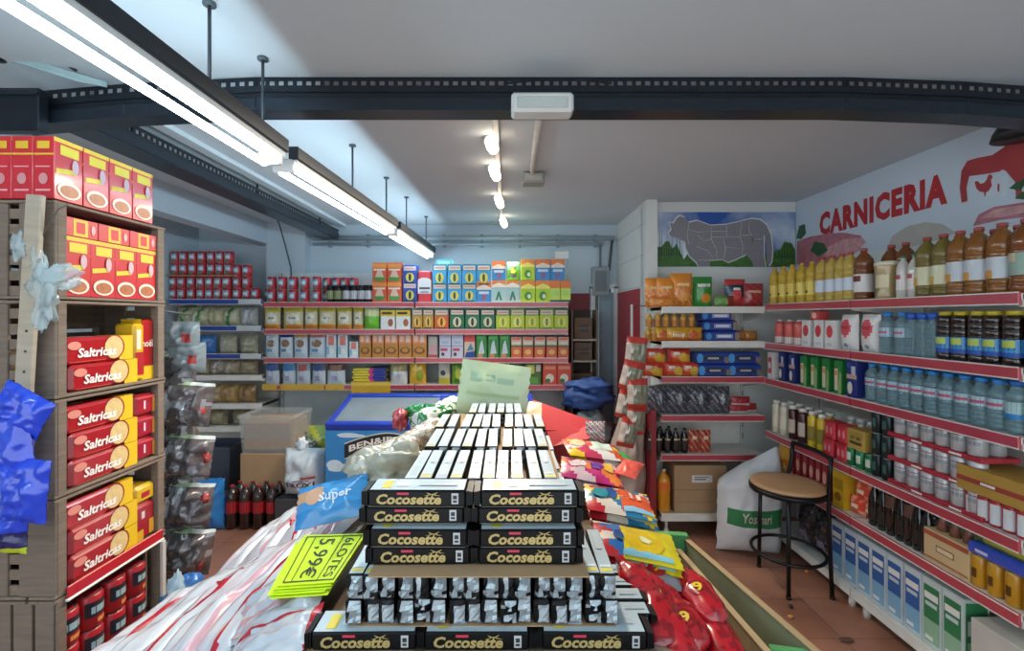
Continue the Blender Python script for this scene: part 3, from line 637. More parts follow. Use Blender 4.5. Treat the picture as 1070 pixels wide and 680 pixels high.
for i, (kk, px) in enumerate([(k1, 812), (k1, 820), (k2, 830), (k2, 840), (k3, 850)]):
    rwp(kk, px, 3, ['cream', 'cream', 'brown', 'brown', 'yellow'][i]+' sauce bottle of the second row, '+['nearest the back corner', 'next to the brown ones', 'next to the cream ones', 'next to the yellow one', 'beside the red packs'][i], None, row=.09)
kr = carton('red_drink_pack', 'drink pack', .1, .1, .125, mat('c8303c'), {'f': [('e', .3, .5, .12, .22, mat('e0909a')), ('e', .72, .5, .12, .22, mat('e0909a')), ('r', 0, .9, 1, 1, mat('a02830'))], 'l': [('e', .5, .5, .25, .25, mat('e0909a'))]}, .012)
for i, (px, zz) in enumerate([(867, 0), (881, 0), (869, .128), (882, .128)]):
    rwp(kr, px, 3, ['lower red drink pack beside the yellow sauce bottles', 'lower red drink pack beside the green cans', 'upper red drink pack beside the yellow sauce bottles', 'upper red drink pack beside the tan box'][i], None, z=RT[3]+zz)
kbottop = bottle('white_cap_bottle', 'bottle', .03, .28, mat('c8c4b8', rough=.3), mat('dcdad4'), None, neck=.2, ribs=False, capr=.026, caph=.1)
for i, px in enumerate([866, 876, 886]): rwp(kbottop, px, 3, f'{ORD[i]} white-capped bottle standing behind the red drink packs', 'white-capped bottles', row=.13)
kgr = can('drink_can', 'can', .032, .115, mat('1f7a4c', rough=.3, metal=.3), metal('c8c8c4'), [(-.7, .7, .3, .75, mat('c8d8c4', rough=.3))])
for i, px in enumerate([887, 897, 907]): rwp(kgr, px, 3, f'{ORD[i]} green drink can under the tan box, {S4}', 'green drink cans', dx=.04)
for i, px in enumerate([890, 902]): rwp(kgr, px, 3, f'{["first","second"][i]} green drink can in the back row under the tan box', None, row=.075, dx=.04)
kt = carton('tan_box', 'box', .15, .14, .13, mat('b8984a'), {'f': [('r', .1, .6, .9, .9, mat('a88a3c')), ('r', .15, .25, .85, .4, mat('4a3a20')), ('r', .2, .5, .45, .65, mat('6a7a3a')), ('r', .55, .5, .8, .65, mat('6a5a2a'))]})
rwp(kt, 896, 3, 'tan printed box resting on the green cans', None, z=RT[3]+.12, dx=.075)
kdk = can('dark_can', 'can', .034, .13, mat('1c2a2c', rough=.3, metal=.3), metal('b8bcbc'), [(-.5, .5, .3, .7, mat('3a5a54', rough=.3))])
for t_ in range(3):
    for i, px in enumerate([914, 925]): rwp(kdk, px, 3, f'dark can {["beside the green cans","beside the white cans"][i]}, {["bottom","middle","top"][t_]} tier of three', None, z=RT[3]+t_*.134, dx=.04)
kwc = can('white_can', 'can', .0385, .113, mat('b9bdbf', rough=.3, metal=.3), metal('c8c8c4'), [(-1.3, 1.3, .45, .62, mat('8f9498', rough=.3)), (-1.3, 1.3, .72, .77, mat('a05058', rough=.3))])
ktray = MB(); ktray.box((0, 0, .0125), (.56, .19, .025), mat('b02c38'), .003); decor(ktray, .56, .19, .025, 'f', [('r', .3, .3, .42, .7, white), ('r', .7, .3, .82, .7, white)])
KT = Kind('can_tray', 'tray', ktray)
PXW = [938, 951.5, 966, 981.5, 998, 1016]
Yc = [F*(RX+.03)/(p-CX) for p in PXW]
for t_ in range(3):
    zz = RT[3]+t_*.14+.001
    KT.put((RX+.012+.1, (Yc[0]+Yc[-1])/2, zz), ['bottom', 'middle', 'top'][t_]+' red cardboard tray under the white cans', -PI/2)
    for i, y in enumerate(Yc):
        kwc.put((RX+.058, y, zz+.026), f'{ORD[i]} white can of the front row, {["bottom","middle","top"][t_]} tray, counted from the dark cans', -PI/2, 'front row white cans')
for i in range(6): kwc.put((RX+.145, Yc[i], RT[3]+.281+.026), f'{ORD[i]} white can of the second row on the top tray, from the dark cans', -PI/2, 'second row white cans')
for i, px in enumerate([1034, 1046]): rwp(kwc, px, 3, f'loose white can on the shelf {["next to the trays","farther from the trays"][i]}, behind the brown box', None, row=.28)
krc = can('red_white_can', 'can', .033, .125, mat('b02834', rough=.3, metal=.2), metal('c8c8c4'), [(-.2, 1.2, .1, .85, mat('d0d4d6', rough=.3))])
for i, px in enumerate([1012, 1024, 1037, 1051, 1066]): rwp(krc, px, 3, f'{ORD[i]} red and white can under the brown box, from the white cans', 'red and white cans', dx=.045)
kbb = carton('brown_box', 'box', .34, .26, .12, mat('b08a3c'), {'f': [('r', 0, .38, 1, .58, mat('9a3a30')), ('r', .35, .43, .55, .53, white)], 'r': [('r', .1, .12, .9, .3, mat('3a2a1c')), ('r', .15, .5, .35, .7, mat('6a4a20')), ('r', .5, .5, .7, .7, mat('6a4a20'))]})
rwp(kbb, 1040, 3, 'long brown box with red band resting on the red and white cans', None, z=RT[3]+.13, dx=.13)
# shelf 5
S5 = 'fifth right-wall shelf'
oc = lambda u, v: mat('e8a83a', rough=.3, coat=.5) if v > .55 else mat('d8882a', rough=.3, coat=.5) if (u+v) % .5 > .2 else mat('e8c870', rough=.3, coat=.5)
rwp(bag('snack_bag', 'snack bag', .14, .24, .07, oc, wr=.3, decals=[('e', .5, .4, .3, .15, mat('c85a2a'))]), 816, 4, 'orange snack bag at the corner end of the fifth shelf', None)
kpk = carton('red_picture_pack', 'pack', .05, .1, .26, mat('8a2028'), {'f': [('e', .5, .6, .4, .18, mat('d89a8a')), ('r', .1, .1, .9, .3, mat('c8a8a0'))], 'l': [('r', .1, .3, .9, .8, mat('d8c0b8'))]})
for i, px in enumerate([829, 836, 843, 850, 857, 864]): rwp(kpk, px, 4, f'{ORD[i]} thin red packet upright behind the stool, from the back corner', 'thin red packets')
rwp(carton('yellow_box', 'box', .11, .1, .25, mat('c8a020'), {'f': [('r', .1, .5, .9, .8, mat('a8801a')), ('e', .5, .3, .3, .12, mat('8a5a1a'))]}), 877, 4, 'yellow box on the fifth shelf beside the orange-red packets', None, dx=.06)
orr = lambda u, v: mat('d8452c', rough=.3, coat=.5) if (int(u*4)+int(v*3)) % 3 else mat('e89a7a', rough=.3, coat=.5)
kor = bag('noodle_packet', 'packet', .14, .12, .05, orr, mat('c8402c', rough=.3), seed=4, decals=[('r', .3, .4, .7, .6, mat('e8d8c0'))])
for i, (px, zz, rr) in enumerate([(890, .0, .02), (902, .0, .04), (893, .1, .04), (898, .19, .03)]): rwp(kor, px, 4, ['orange-red packet beside the yellow box', 'orange-red packet beside the dark bottles', 'orange-red packet leaning in the middle of its pile', 'topmost orange-red packet of the small pile'][i], None, z=RT[4]+zz, row=rr, dx=.04)
kwi = bottle('dark_bottle', 'beer bottle', .033, .265, mat('14120f', rough=.1, coat=.6, var=.2), mat('8a6a52', rough=.4), mat('241f1c'), neck=.45, lab=(.15, .45), ribs=False, capr=.014, caph=.05)
kwi2 = bottle('dark_bottle', 'beer bottle', .033, .265, mat('1a1512', rough=.1, coat=.6, var=.2), mat('b8a898', rough=.4), mat('5a3a30'), neck=.45, lab=(.62, .9), ribs=False, capr=.014, caph=.05)
for i, px in enumerate([909, 918, 927, 937, 946, 955, 964]):
    (kwi2 if i in (2, 4) else kwi).put((RX+.06, F*(RX+.03)/(px-CX), RT[4]+.001), f'{ORD[i]} dark beer bottle, counted from the orange-red packets, {S5}', -PI/2, 'dark beer bottles')
for i, px in enumerate([914, 923, 932, 941, 951]): rwp(kwi, px, 4, f'{ORD[i]} dark beer bottle of the second row, from the orange-red packets', 'second row dark beer bottles', row=.09)
# beer carrier
cb = MB(); cb.box((0, 0, .085), (.25, .16, .17), mat('c8ae80', rough=.6), .003); decor(cb, .25, .16, .17, 'f', [('r', 0, .8, 1, .95, mat('a8503a')), ('r', .3, .4, .7, .6, mat('8a3a30')), ('r', .32, .43, .68, .57, mat('d8c8a0')), ('r', 0, .1, 1, .16, mat('a86a4a'))]); decor(cb, .25, .16, .17, 'r', [('r', .1, .1, .9, .9, mat('6a3a3c'))])
rwp(Kind('beer_carrier', 'beer carrier', cb), 990, 4, 'cream cardboard beer carrier with red emblem', None, dx=.085)
kbn = MB(); kbn.lathe([(.026, 0), (.016, .05), (.013, .085), (.0135, .1)], mat('8a5a4c', rough=.25), 12); kbc = MB(); kbc.lathe([(.0155, .09), (.0155, .104), (.01, .108)], mat('c8a898'), 12)
kbn_ = Kind('beer_bottle_neck', 'beer bottle', kbn, [('bottle_cap', kbc)])
for i, px in enumerate([977, 990, 1004]): rwp(kbn_, px, 4, f'{ORD[i]} bottle neck standing out of the cream beer carrier', 'bottles in the beer carrier', z=RT[4]+.17, dx=.06)
kyc = can('yellow_can', 'can', .034, .15, mat('c08a1e', rough=.3, coat=.4), metal('c8b060'), [(-.35, .35, .3, .6, mat('5a3a14'))])
for i, px in enumerate([1020, 1037, 1056, 1076]): rwp(kyc, px, 4, f'{ORD[i]} amber yellow can in the wrapped pack, from the beer carrier', 'amber yellow cans', dx=.04)
wb = MB(); wb.box((0, 0, .03), (.3, .085, .06), mat('1f48b0', rough=.25, coat=.6), .012); decor(wb, .3, .085, .06, 'f', [('r', .15, .35, .35, .6, mat('b8c4e0'))])
rwp(Kind('blue_wrap', 'wrapper', wb), 1046, 4, 'blue plastic wrap pack lying on the amber yellow cans', None, z=RT[4]+.153, dx=.045)
ylb = lambda u, v: mat('b8b832', rough=.3, coat=.5) if (int(u*5)+int(v*3)) % 4 else mat('4a6a2a', rough=.3, coat=.5)
rwp(bag('lime_packet', 'packet', .3, .11, .05, ylb, seed=9, wr=.25), 1046, 4, 'yellow-green packet standing on the blue wrapped pack', None, z=RT[4]+.214, dx=.045)
# base shelf
fc = lambda a, b: {'f': [('r', .04, .03, .96, .97, mat('c3ced4')), ('r', .1, .06, .9, .9, mat(a)), ('r', .1, .06, .9, .4, mat(b)), ('r', .15, .7, .85, .8, white), ('r', .2, .6, .8, .66, mat('c3ced4')), ('r', .2, .1, .6, .16, white)], 'r': [('r', .08, .05, .92, .95, mat(a)), ('r', .15, .1, .85, .4, mat(b)), ('r', .15, .5, .85, .7, mat('c3d4cc'))], 't': [('r', .1, .1, .9, .9, mat('aebcc2')), ('r', .3, .4, .7, .6, white)]}
FB, FG = fc('2f5fa0', '7fb0d0'), fc('2f7a4c', '8fb89a')
kblue = carton('milk_carton', 'carton', .115, .13, .36, mat('b8c6cc'), FB); kgreen = carton('milk_carton', 'carton', .115, .13, .36, mat('b8c8c0'), FG)
for i, px in enumerate([876, 890, 904, 919, 936, 955]): rwp(kblue, px, 5, f'{ORD[i]} tall blue and white carton on the base shelf, from the stool', 'tall blue cartons', dx=.075)
for i, px in enumerate([975, 997]): rwp(kgreen, px, 5, ['tall green and white carton beside the blue cartons', 'tall green and white carton at the near end of its row'][i], None, dx=.075)
rwp(carton('white_box', 'box', .3, .3, .3, mat('c0bcb4'), {'f': [('r', 0, 0, .3, .12, mat('2a3f88')), ('r', .28, .1, .62, .45, mat('2a48a0')), ('r', .36, .2, .6, .42, white), ('r', .3, .1, .62, .18, mat('1f2f70'))]}), 1050, 5, 'white box with blue print at the near end of the base shelf', None, dx=.16)
dbg = lambda u, v: mat('24262c', rough=.25, coat=.6) if (u*7+v*5) % 2 > .4 else mat('4a3f48', rough=.25, coat=.6)
for i, px in enumerate([838, 855]): rwp(bag('dark_bag', 'bag', .2, .34, .14, dbg, seed=20+i, wr=.5, decals=[('r', .2, .15, .8, .4, mat('8a7f92', rough=.3))]), px, 5, ['dark film-wrapped pack on the base shelf beside the white sack', 'dark film-wrapped pack on the base shelf beside the blue cartons'][i], None, dx=.09)

# ================================================================ REAR SNACK SHELVING
def rbp(kind, px, shelf, label, group=None, dy=.06, z=None, rz=0, rot=None):
    return kind.put((PX(px, RBY+.02), RBY+.015+dy, (RB[shelf] if z is None else z)+.001), label, rz, group, rot=rot)
och = lambda u, v: mat('e08a2c', rough=.3, coat=.5) if v > .5 or v < .1 else (mat('d8742a', rough=.3, coat=.5) if (u*6+v*9) % 2 > .7 else mat('e8b060', rough=.3, coat=.5))
kch = bag('chips_bag', 'chips bag', .19, .3, .1, och, seed=31, decals=[('r', .2, .62, .8, .7, mat('f0c890')), ('e', .5, .3, .3, .13, mat('e8a050'))])
kch2 = bag('chips_bag', 'chips bag', .16, .26, .09, och, seed=33, decals=[('r', .2, .62, .8, .7, mat('f0c890')), ('e', .4, .3, .25, .12, mat('e06030'))])
rbp(kch2, 687, 0, 'orange chips bag at the wall end of the top snack shelf', None, .1); rbp(kch2, 697, 0, 'orange chips bag between two others on the top snack shelf', None, .05); rbp(kch, 714, 0, 'tallest orange chips bag beside the green bag', None, .05)
klow = bag('chips_bag', 'chips bag', .22, .09, .07, och, seed=35)
rbp(klow, 692, 0, 'small orange chips bag lying in front of the orange bags', None, .0)
gch = lambda u, v: mat('2f8a34', rough=.3, coat=.5) if v > .45 or u < .2 else mat('3f9a3c', rough=.3, coat=.5)
rbp(bag('chips_bag', 'chips bag', .17, .27, .09, gch, seed=37, decals=[('r', .15, .66, .85, .76, white), ('e', .6, .3, .28, .16, mat('d88a2c'))]), 737, 0, 'green chips bag on the top snack shelf', None, .07)
gl = lambda u, v: mat('6a9a4a', rough=.35, coat=.4) if u < .6 else mat('8a3a2c', rough=.35, coat=.4)
rbp(bag('snack_packet', 'packet', .17, .1, .07, gl, seed=39), 758, 0, 'low green packet between the green bag and the dark bag', None, .03)
dch = lambda u, v: mat('1f2a4a', rough=.3, coat=.5) if .35 < v < .8 else mat('b83a34', rough=.3, coat=.5)
rbp(bag('chips_bag', 'chips bag', .18, .25, .09, dch, seed=41, decals=[('e', .5, .45, .25, .16, mat('d8484a')), ('r', .3, .6, .7, .68, white)]), 772, 0, 'dark blue and red chips bag on the top snack shelf', None, .08)
rch = lambda u, v: mat('9a2f30', rough=.3, coat=.5) if (u*5+v*7) % 2 > .5 else mat('b8484a', rough=.3, coat=.5)
rbp(bag('chips_bag', 'chips bag', .18, .21, .08, rch, seed=43, decals=[('r', .15, .6, .85, .7, mat('d8a890'))]), 790, 0, 'dark red chips bag next to the yellow oil', None, .06)
# second snack shelf
kgc_ = bottle('gold_cup', 'cup', .03, .12, mat('c89a3a', rough=.25, coat=.6), mat('d8b860'), mat('b8702a'), neck=.35, lab=(.1, .55), ribs=False, capr=.02)
for i, px in enumerate([680, 689, 698, 707, 716, 725]): rbp(kgc_, px, 1, f'{ORD[i]} small gold bottle of the upper layer, counted from the wall', 'upper layer gold bottles', .06, z=RB[1]+.125)
for i, px in enumerate([678, 684]): rbp(kgc_, px+1, 1, f'small gold bottle of the lower layer, {["first","second"][i]} from the wall', None, .06)
fy = lambda u, v: mat('d8a02c', rough=.3, coat=.5) if v > .3 else mat('c86a24', rough=.3, coat=.5)
ky1 = bag('snack_packet', 'packet', .19, .12, .06, fy, seed=45, decals=[('t', 'Hoop', .5, .45, .4, mat('ece6f0'), .6)])
ky2 = bag('snack_packet', 'packet', .16, .12, .06, fy, seed=47, decals=[('e', .5, .5, .3, .3, mat('c8582a'))])
rbp(ky2, 695, 1, 'gold packet with red disc under the small gold bottles', None, .05); rbp(ky1, 709, 1, 'gold packet with white lettering under the small gold bottles', None, .02); rbp(ky2, 726, 1, 'gold packet with red disc beside the blue packs', None, .05)
fbp = {'f': [('e', .1, .5, .08, .35, mat('3f8fd0')), ('r', .3, .3, .8, .7, mat('8f9ab8')), ('r', .36, .38, .74, .62, mat('d8dce8')), ('r', .86, .1, .98, .9, mat('8a7a70'))], 't': [('r', .1, .2, .9, .8, mat('2a58b0'))]}
kbp = carton('biscuit_pack', 'biscuit pack', .3, .16, .088, mat('1c3a8c', rough=.3, coat=.5), fbp, .012)
for t_ in range(3): rbp(kbp, 754+(t_ == 0)*2-(t_ == 2)*2, 1, f'{["bottom","middle","top"][t_]} blue biscuit pack of the three stacked on the second snack shelf', None, .1, z=RB[1]+t_*.09)
ol = lambda u, v: mat('c88a3a', rough=.3, coat=.5) if (u*5+v*7) % 2 > .6 else mat('a8503a', rough=.3, coat=.5)
for i, px in enumerate([781, 793]): rbp(bag('snack_packet', 'packet', .12, .09, .05, ol, seed=49+i), px, 1, ['low tan packet beside the blue biscuit packs', 'low tan packet in the corner beside the yogurt bottles'][i], None, .15)
# third snack shelf
ry = lambda u, v: mat('c23a2c', rough=.3, coat=.5) if v > .6 or u < .2 else (mat('e0b030', rough=.3, coat=.5) if u > .55 else mat('d8602c', rough=.3, coat=.5))
kry = bag('snack_packet', 'packet', .2, .125, .07, ry, seed=52, decals=[('e', .65, .4, .22, .3, mat('e0b84a')), ('r', .2, .55, .5, .75, mat('f0e0d0'))])
for i, (px, zz) in enumerate([(682, 0), (706, 0), (723, 0), (685, .12), (711, .12)]): rbp(kry, px, 2, ['lower red and yellow packet nearest the wall', 'lower red and yellow packet in the middle', 'lower red and yellow packet beside the blue packs', 'upper red and yellow packet nearest the wall', 'upper red and yellow packet beside the blue packs'][i]+', third snack shelf', None, .05, z=RB[2]+zz)
kbk = carton('biscuit_pack', 'biscuit pack', .29, .16, .105, mat('1f3f96', rough=.3, coat=.5), {'f': [('e', .12, .5, .1, .4, mat('4a9ad8')), ('e', .52, .5, .32, .3, mat('2a2f44')), ('r', .35, .42, .68, .58, mat('a8b0c0')), ('r', .85, .1, .98, .6, mat('7a7068'))]}, .014)
for i, (px, zz) in enumerate([(747, 0), (779, 0), (745, .107), (778, .107)]): rbp(kbk, px, 2, f'{["lower","lower","upper","upper"][i]} dark blue biscuit pack {["beside the red packets","next to the corner"][i%2]}, third snack shelf', None, .09, z=RB[2]+zz)
# fourth: clear grey bags
gb = lambda u, v: mat('4c4f58', rough=.2, coat=.8, var=.5, scale=30) if (u*3+v*4) % 1 > .25 else mat('7c808a', rough=.2, coat=.8)
kgb = bag('clear_bag', 'bag', .2, .24, .12, gb, seed=55, wr=.6)
for i, px in enumerate([688, 709, 731, 754]): rbp(kgb, px, 3, f'{ORD[i]} clear bag of dark contents, counted from the wall, fourth snack shelf', 'clear bags of dark contents', .07)
rd = lambda u, v: mat('a82f36', rough=.35) if v > .3 else mat('c8c0c0', rough=.3)
kxr = bag('red_packet', 'packet', .16, .08, .04, rd, seed=57, wr=.4)
for i, (px, zz) in enumerate([(775, 0), (777, .07), (788, 0)]): rbp(kxr, px, 3, ['lower red packet beside the clear bags', 'upper red packet lying on the other', 'red packet closest to the corner'][i]+', fourth snack shelf', None, .06+.06*(i == 2), z=RB[3]+zz)
kso = bottle('sauce_bottle', 'sauce bottle', .031, .215, mat('16130f', rough=.12, coat=.5), mat('24262a'), mat('2c2420'), neck=.4, lab=(.15, .5), ribs=False, capr=.014, band=[(-.8, .8, .52, .6, mat('b8a88a'))])
for i, px in enumerate([681, 690, 699, 708, 717]): rbp(kso, px, 4, f'{ORD[i]} black sauce bottle, counted from the wall, fifth snack shelf', 'black sauce bottles', .05)
for i, px in enumerate([686, 695, 704]): rbp(kso, px, 4, f'{ORD[i]} black sauce bottle of the back row, counted from the wall', 'back row sauce bottles', .13)
rp = lambda u, v: mat('a8342c', rough=.3, coat=.5) if (u*4+v*6) % 2 > .4 else mat('d89a6a', rough=.3, coat=.5)
krp = bag('coffee_packet', 'coffee packet', .095, .2, .05, rp, seed=60, decals=[('r', .25, .6, .75, .75, mat('e0c8a8'))])
rbp(krp, 727, 4, 'red coffee packet next to the sauce bottles', None, .05); rbp(krp, 739, 4, 'red coffee packet farther from the sauce bottles', None, .05)
kfs = bottle('orange_soda_bottle', 'soda bottle', .058, .37, mat('d8901a', rough=.08, coat=.7, var=.1), mat('d8d8d0'), mat('e0702a', rough=.3), neck=.28, lab=(.5, .72), ribs=False, capr=.018, caph=.05)
rbp(kfs, 696, 5, 'orange soda bottle standing on the base shelf beside the brown cartons', None, .07)
kbx = carton('cardboard_box', 'cardboard box', .46, .3, .2, CARD, {'f': [('r', 0, .47, 1, .5, mat('8a6e50')), ]}, .004)
kbx2 = carton('cardboard_box', 'cardboard box', .46, .3, .215, CARD, {'f': [('r', .33, .3, .72, .6, mat('d8d8d4')), ('r', .38, .4, .6, .46, mat('7a7a78')), ('r', .38, .5, .66, .54, mat('7a7a78'))], 't': [('r', .02, .47, .98, .53, mat('b89a78'))]}, .004)
rbp(kbx, 733, 5, 'lower brown cardboard box on the base snack shelf', None, .17); rbp(kbx2, 733, 5, 'upper brown cardboard box with white address label', None, .17, z=RB[5]+.201)

# ================================================================ BACK SHELVING
def bw(a, b): return (b-a)/F*(BY+.03)
def bgp(kindf, a, b, top, shelf, label, group=None, dy=.06, zoff=0, d=.1):
    wd = bw(a, b)-.006; h = (PZ(top, BY+.03)-BT[shelf]) if top else None
    k = kindf(wd, d, h-zoff)
    return k.put((PX((a+b)/2, BY+.03), BY+.012+dy, BT[shelf]+zoff+.001), label, 0, group)
def simple(name, base, faces, cat='box', bev=.003): return lambda w_, d_, h_: carton(name, cat, w_, d_, h_, mat(base), faces, bev)
def tea(base, top, disc, dark='2a2a30', band='c89080'):
    return {'f': [('r', 0, .68, 1, 1, mat(top)), ('r', .08, .72, .92, .92, mat('d8cfc4')), ('r', .14, .78, .86, .86, mat(band)), ('e', .5, .36, .3, .24, mat(disc)), ('e', .5, .36, .1, .2, mat(dark)), ('r', .1, .03, .9, .1, mat(dark))]}
T_or = {'f': [('r', 0, .75, 1, .95, mat('e08a3a')), ('e', .5, .25, .4, .15, mat('3f8a3a')), ('p', [(.2, .3), (.8, .3), (.6, .7), (.4, .7)], mat('d8b8a0')), ('r', .1, .62, .9, .7, mat('e8d8c8'))]}
T_nv, T_cy, T_gn, T_lm, T_lp = tea('2a3f9a', '3a58b0', 'c8c040', '1a1a2a', 'd8908a'), tea('2f9ad0', '2a7f9a', 'd8c84a', '2a4a2a'), tea('1f6a4a', '184a38', 'c8c8a0'), tea('b8c832', '2a5a40', 'd8d868', '8a9a2a'), tea('c8d040', '7a9a3a', 'e0e08a', '7a8a2a')
T_bo = {'f': [('r', 0, .7, 1, 1, mat('e0763a')), ('p', [(0, .7), (.5, .85), (1, .7), (1, .6), (0, .6)], mat('e8dcc8')), ('r', .15, .4, .85, .52, mat('c8dce8')), ('r', .38, .1, .46, .38, mat('c03a4a')), ('r', .54, .1, .62, .38, mat('c03a4a'))]}
T_pa = {'f': [('r', 0, .78, 1, 1, mat('e0843a')), ('p', [(0, .78), (.5, .9), (1, .78), (1, .68), (0, .68)], mat('f0e8d8')), ('p', [(.25, .1), (.4, .1), (.5, .3), (.6, .1), (.75, .1), (.56, .5), (.44, .5)], mat('3a7a5a'))]}
T_li = {'f': [('r', 0, .72, 1, 1, mat('e0843a')), ('p', [(0, .72), (.5, .86), (1, .72), (1, .62), (0, .62)], mat('e8e070')), ('e', .5, .3, .26, .2, mat('3f8a3a')), ('e', .58, .28, .12, .1, mat('e0f0c0'))]}
B1 = 'top back shelf'
cols = [(389, 404.5), (404.5, 420)]
for t_ in range(2):
    for i, (a, b) in enumerate(cols):
        bgp(simple('orange_box', 'd0502c', T_or), a, b, 294 if t_ == 0 else 274.5, 0, f'{["lower","upper"][t_]} orange-red box {["beside the dark jars","beside the navy boxes"][i]}, {B1}', None, zoff=0 if t_ == 0 else .208)
    bgp(simple('navy_box', '2a3f9a', T_nv), 421, 436, 295 if t_ == 0 else 277, 0, f'{["lower","upper"][t_]} navy tea box on the {B1}', None, zoff=0 if t_ == 0 else .198)
bgp(simple('red_pack', 'c8323c', {'f': [('r', .0, .28, 1, .7, mat('d8d4d4')), ('e', .5, .68, .5, .1, mat('d8d4d4')), ('r', .1, .42, .9, .48, mat('3a3a44')), ('r', .2, .3, .8, .36, mat('8a9aa8'))]}, 'pack', .012), 436.5, 451, 283, 0, f'red and white pack beside the navy tea boxes')
for i, a in enumerate([452, 467.5, 483, 498]):
    if i < 3: bgp(simple('cyan_box', '2f9ad0', T_cy), a, a+15, 296, 0, f'{ORD[i]} cyan tea box of the lower row, {B1}, from the red pack', None)
    bgp(simple('cyan_box', '2f9ad0', T_cy), a, a+15, 276, 0, f'{ORD[i]} cyan tea box of the upper row, {B1}, from the red pack', None, zoff=.184)
ct = carton('cyan_box', 'box', .17, .1, .085, mat('4ab8c0'), {'f': [('r', .1, .3, .9, .8, mat('9ad8d0'))]})
ct.put((PX(464, BY+.03), BY+.075, BT[0]+.185+.199), 'cyan box lying on top of the tea boxes', 0)
bgp(simple('blue_orange_box', '2f8ac8', T_bo), 498, 513.5, 294, 0, 'blue box with orange top under the last cyan box')
for i, a in enumerate([514, 528.5]): bgp(simple('pale_box', 'a8d0d0', T_pa), a, a+14.5, 293, 0, f'pale box with green letter shape, {["first","second"][i]} from the cyan boxes')
for i, a in enumerate([544, 559.5]): bgp(simple('lime_box', 'a8d02c', T_li), a, a+15.5, 293, 0, f'lime box with orange top, lower row, {["nearer","farther from"][i]} the pale boxes')
for i, a in enumerate([574.5, 585.5]): bgp(simple('lime_orange_box', 'c8e05a', {'f': [('r', 0, .65, 1, 1, mat('e07a3a')), ('r', 0, .0, 1, .12, mat('1f4a48')), ('r', .15, .3, .85, .55, mat('a8d86a'))]}), a, a+11, 293, 0, f'narrow lime box with dark foot, {["beside the wide lime boxes","at the door end of the top back shelf"][i]}')
zu = PZ(293, BY+.03)-BT[0]+.001
bgp(simple('blue_orange_box', '2f8ac8', T_bo), 514, 528.5, 273, 0, 'blue box with orange top standing on the first pale box', zoff=zu)
def gbag(w_, d_, h_): return bag('green_bag', 'bag', w_, h_, .07, lambda u, v: mat('7ab83a', rough=.35) if v < .6 else mat('8ac8a0', rough=.35), seed=63, decals=[('e', .5, .55, .2, .2, mat('d8d850')), ('r', .3, .15, .8, .3, mat('9a6a8a'))])
bgp(gbag, 529.5, 543, 273.5, 0, 'small green bag standing between boxes on the top back shelf', zoff=zu)
bgp(simple('lime_box', 'a8d02c', T_li), 544, 559, 271, 0, 'lime box with orange top in the upper row', zoff=zu)
bgp(simple('blue_orange_box', '2f8ac8', T_bo), 559.5, 575, 271, 0, 'blue box with orange top beside the upper lime box', zoff=zu)
bgp(simple('blue_orange_box', '2f8ac8', T_bo), 575.5, 590, 271, 0, 'blue box with orange top at the door end, upper row', zoff=zu)
mb = MB(); mb.box((0, 0, .04), (.155, .004, .08), white); mb.tube([(.06, .004, -.45), (.06, .004, .06)], .004, mat('c8c8c0'))
setp(obj('price_card', mb, None, (PX(587, BY+.25), BY+.25, PZ(270, BY+.25))), 'blank white card on a stick above the boxes at the door end', 'card')
# cans and jars on the top back shelf
krw = lambda nm, hh: can(nm, 'can', .0485, hh, mat('c0323c', rough=.3, metal=.2), metal('b8b8b4'), [(-1.2, .35, .3, .8, mat('5aa8c8', rough=.3)), (-.7, .2, .4, .65, mat('e0e4e4')), (-1.2, -.85, .05, .95, mat('d8d8d4')), (-.9, 0, .05, .2, mat('3a8a6a'))])
KC = krw('milk_can', .138)
xs_ = [284, 295, 306.5, 318.5, 331]
for t_ in range(2):
    for i, px in enumerate(xs_): KC.put((PX(px, BY+.06), BY+.065, BT[0]+.001+t_*.142), f'{["lower","upper"][t_]} red milk can, {ORD[i]} from the blue shelving, on the red-edged top shelf', .2, 'red milk cans on the back shelf')
for i, px in enumerate([342, 352, 361, 370]):
    for t_ in range(2): KC.put((PX(px, BY+.2), BY+.2, BT[0]+.001+t_*.142), f'{["lower","upper"][t_]} red milk can of the back row, {ORD[i]} behind the dark jars', 0, 'red milk cans behind the jars')
kja = bottle('dark_jar', 'jar', .043, .19, mat('1c1a22', rough=.15, coat=.6), mat('141418', rough=.4), mat('c9cdd4'), neck=.2, lab=(.2, .68), ribs=False, capr=.04, caph=.16)
kjb = bottle('dark_jar', 'jar', .043, .19, mat('1c1a22', rough=.15, coat=.6), mat('141418', rough=.4), mat('8f9a6a'), neck=.2, lab=(.2, .68), ribs=False, capr=.04, caph=.16)
for i, px in enumerate([345, 353, 362, 369.5, 377.5, 385]):
    (kjb if i < 2 else kja).put((PX(px, BY+.05), BY+.06, BT[0]+.001), f'{ORD[i]} dark jar with {"greenish" if i<2 else "white"} label, counted from the red cans', 0, 'dark jars')
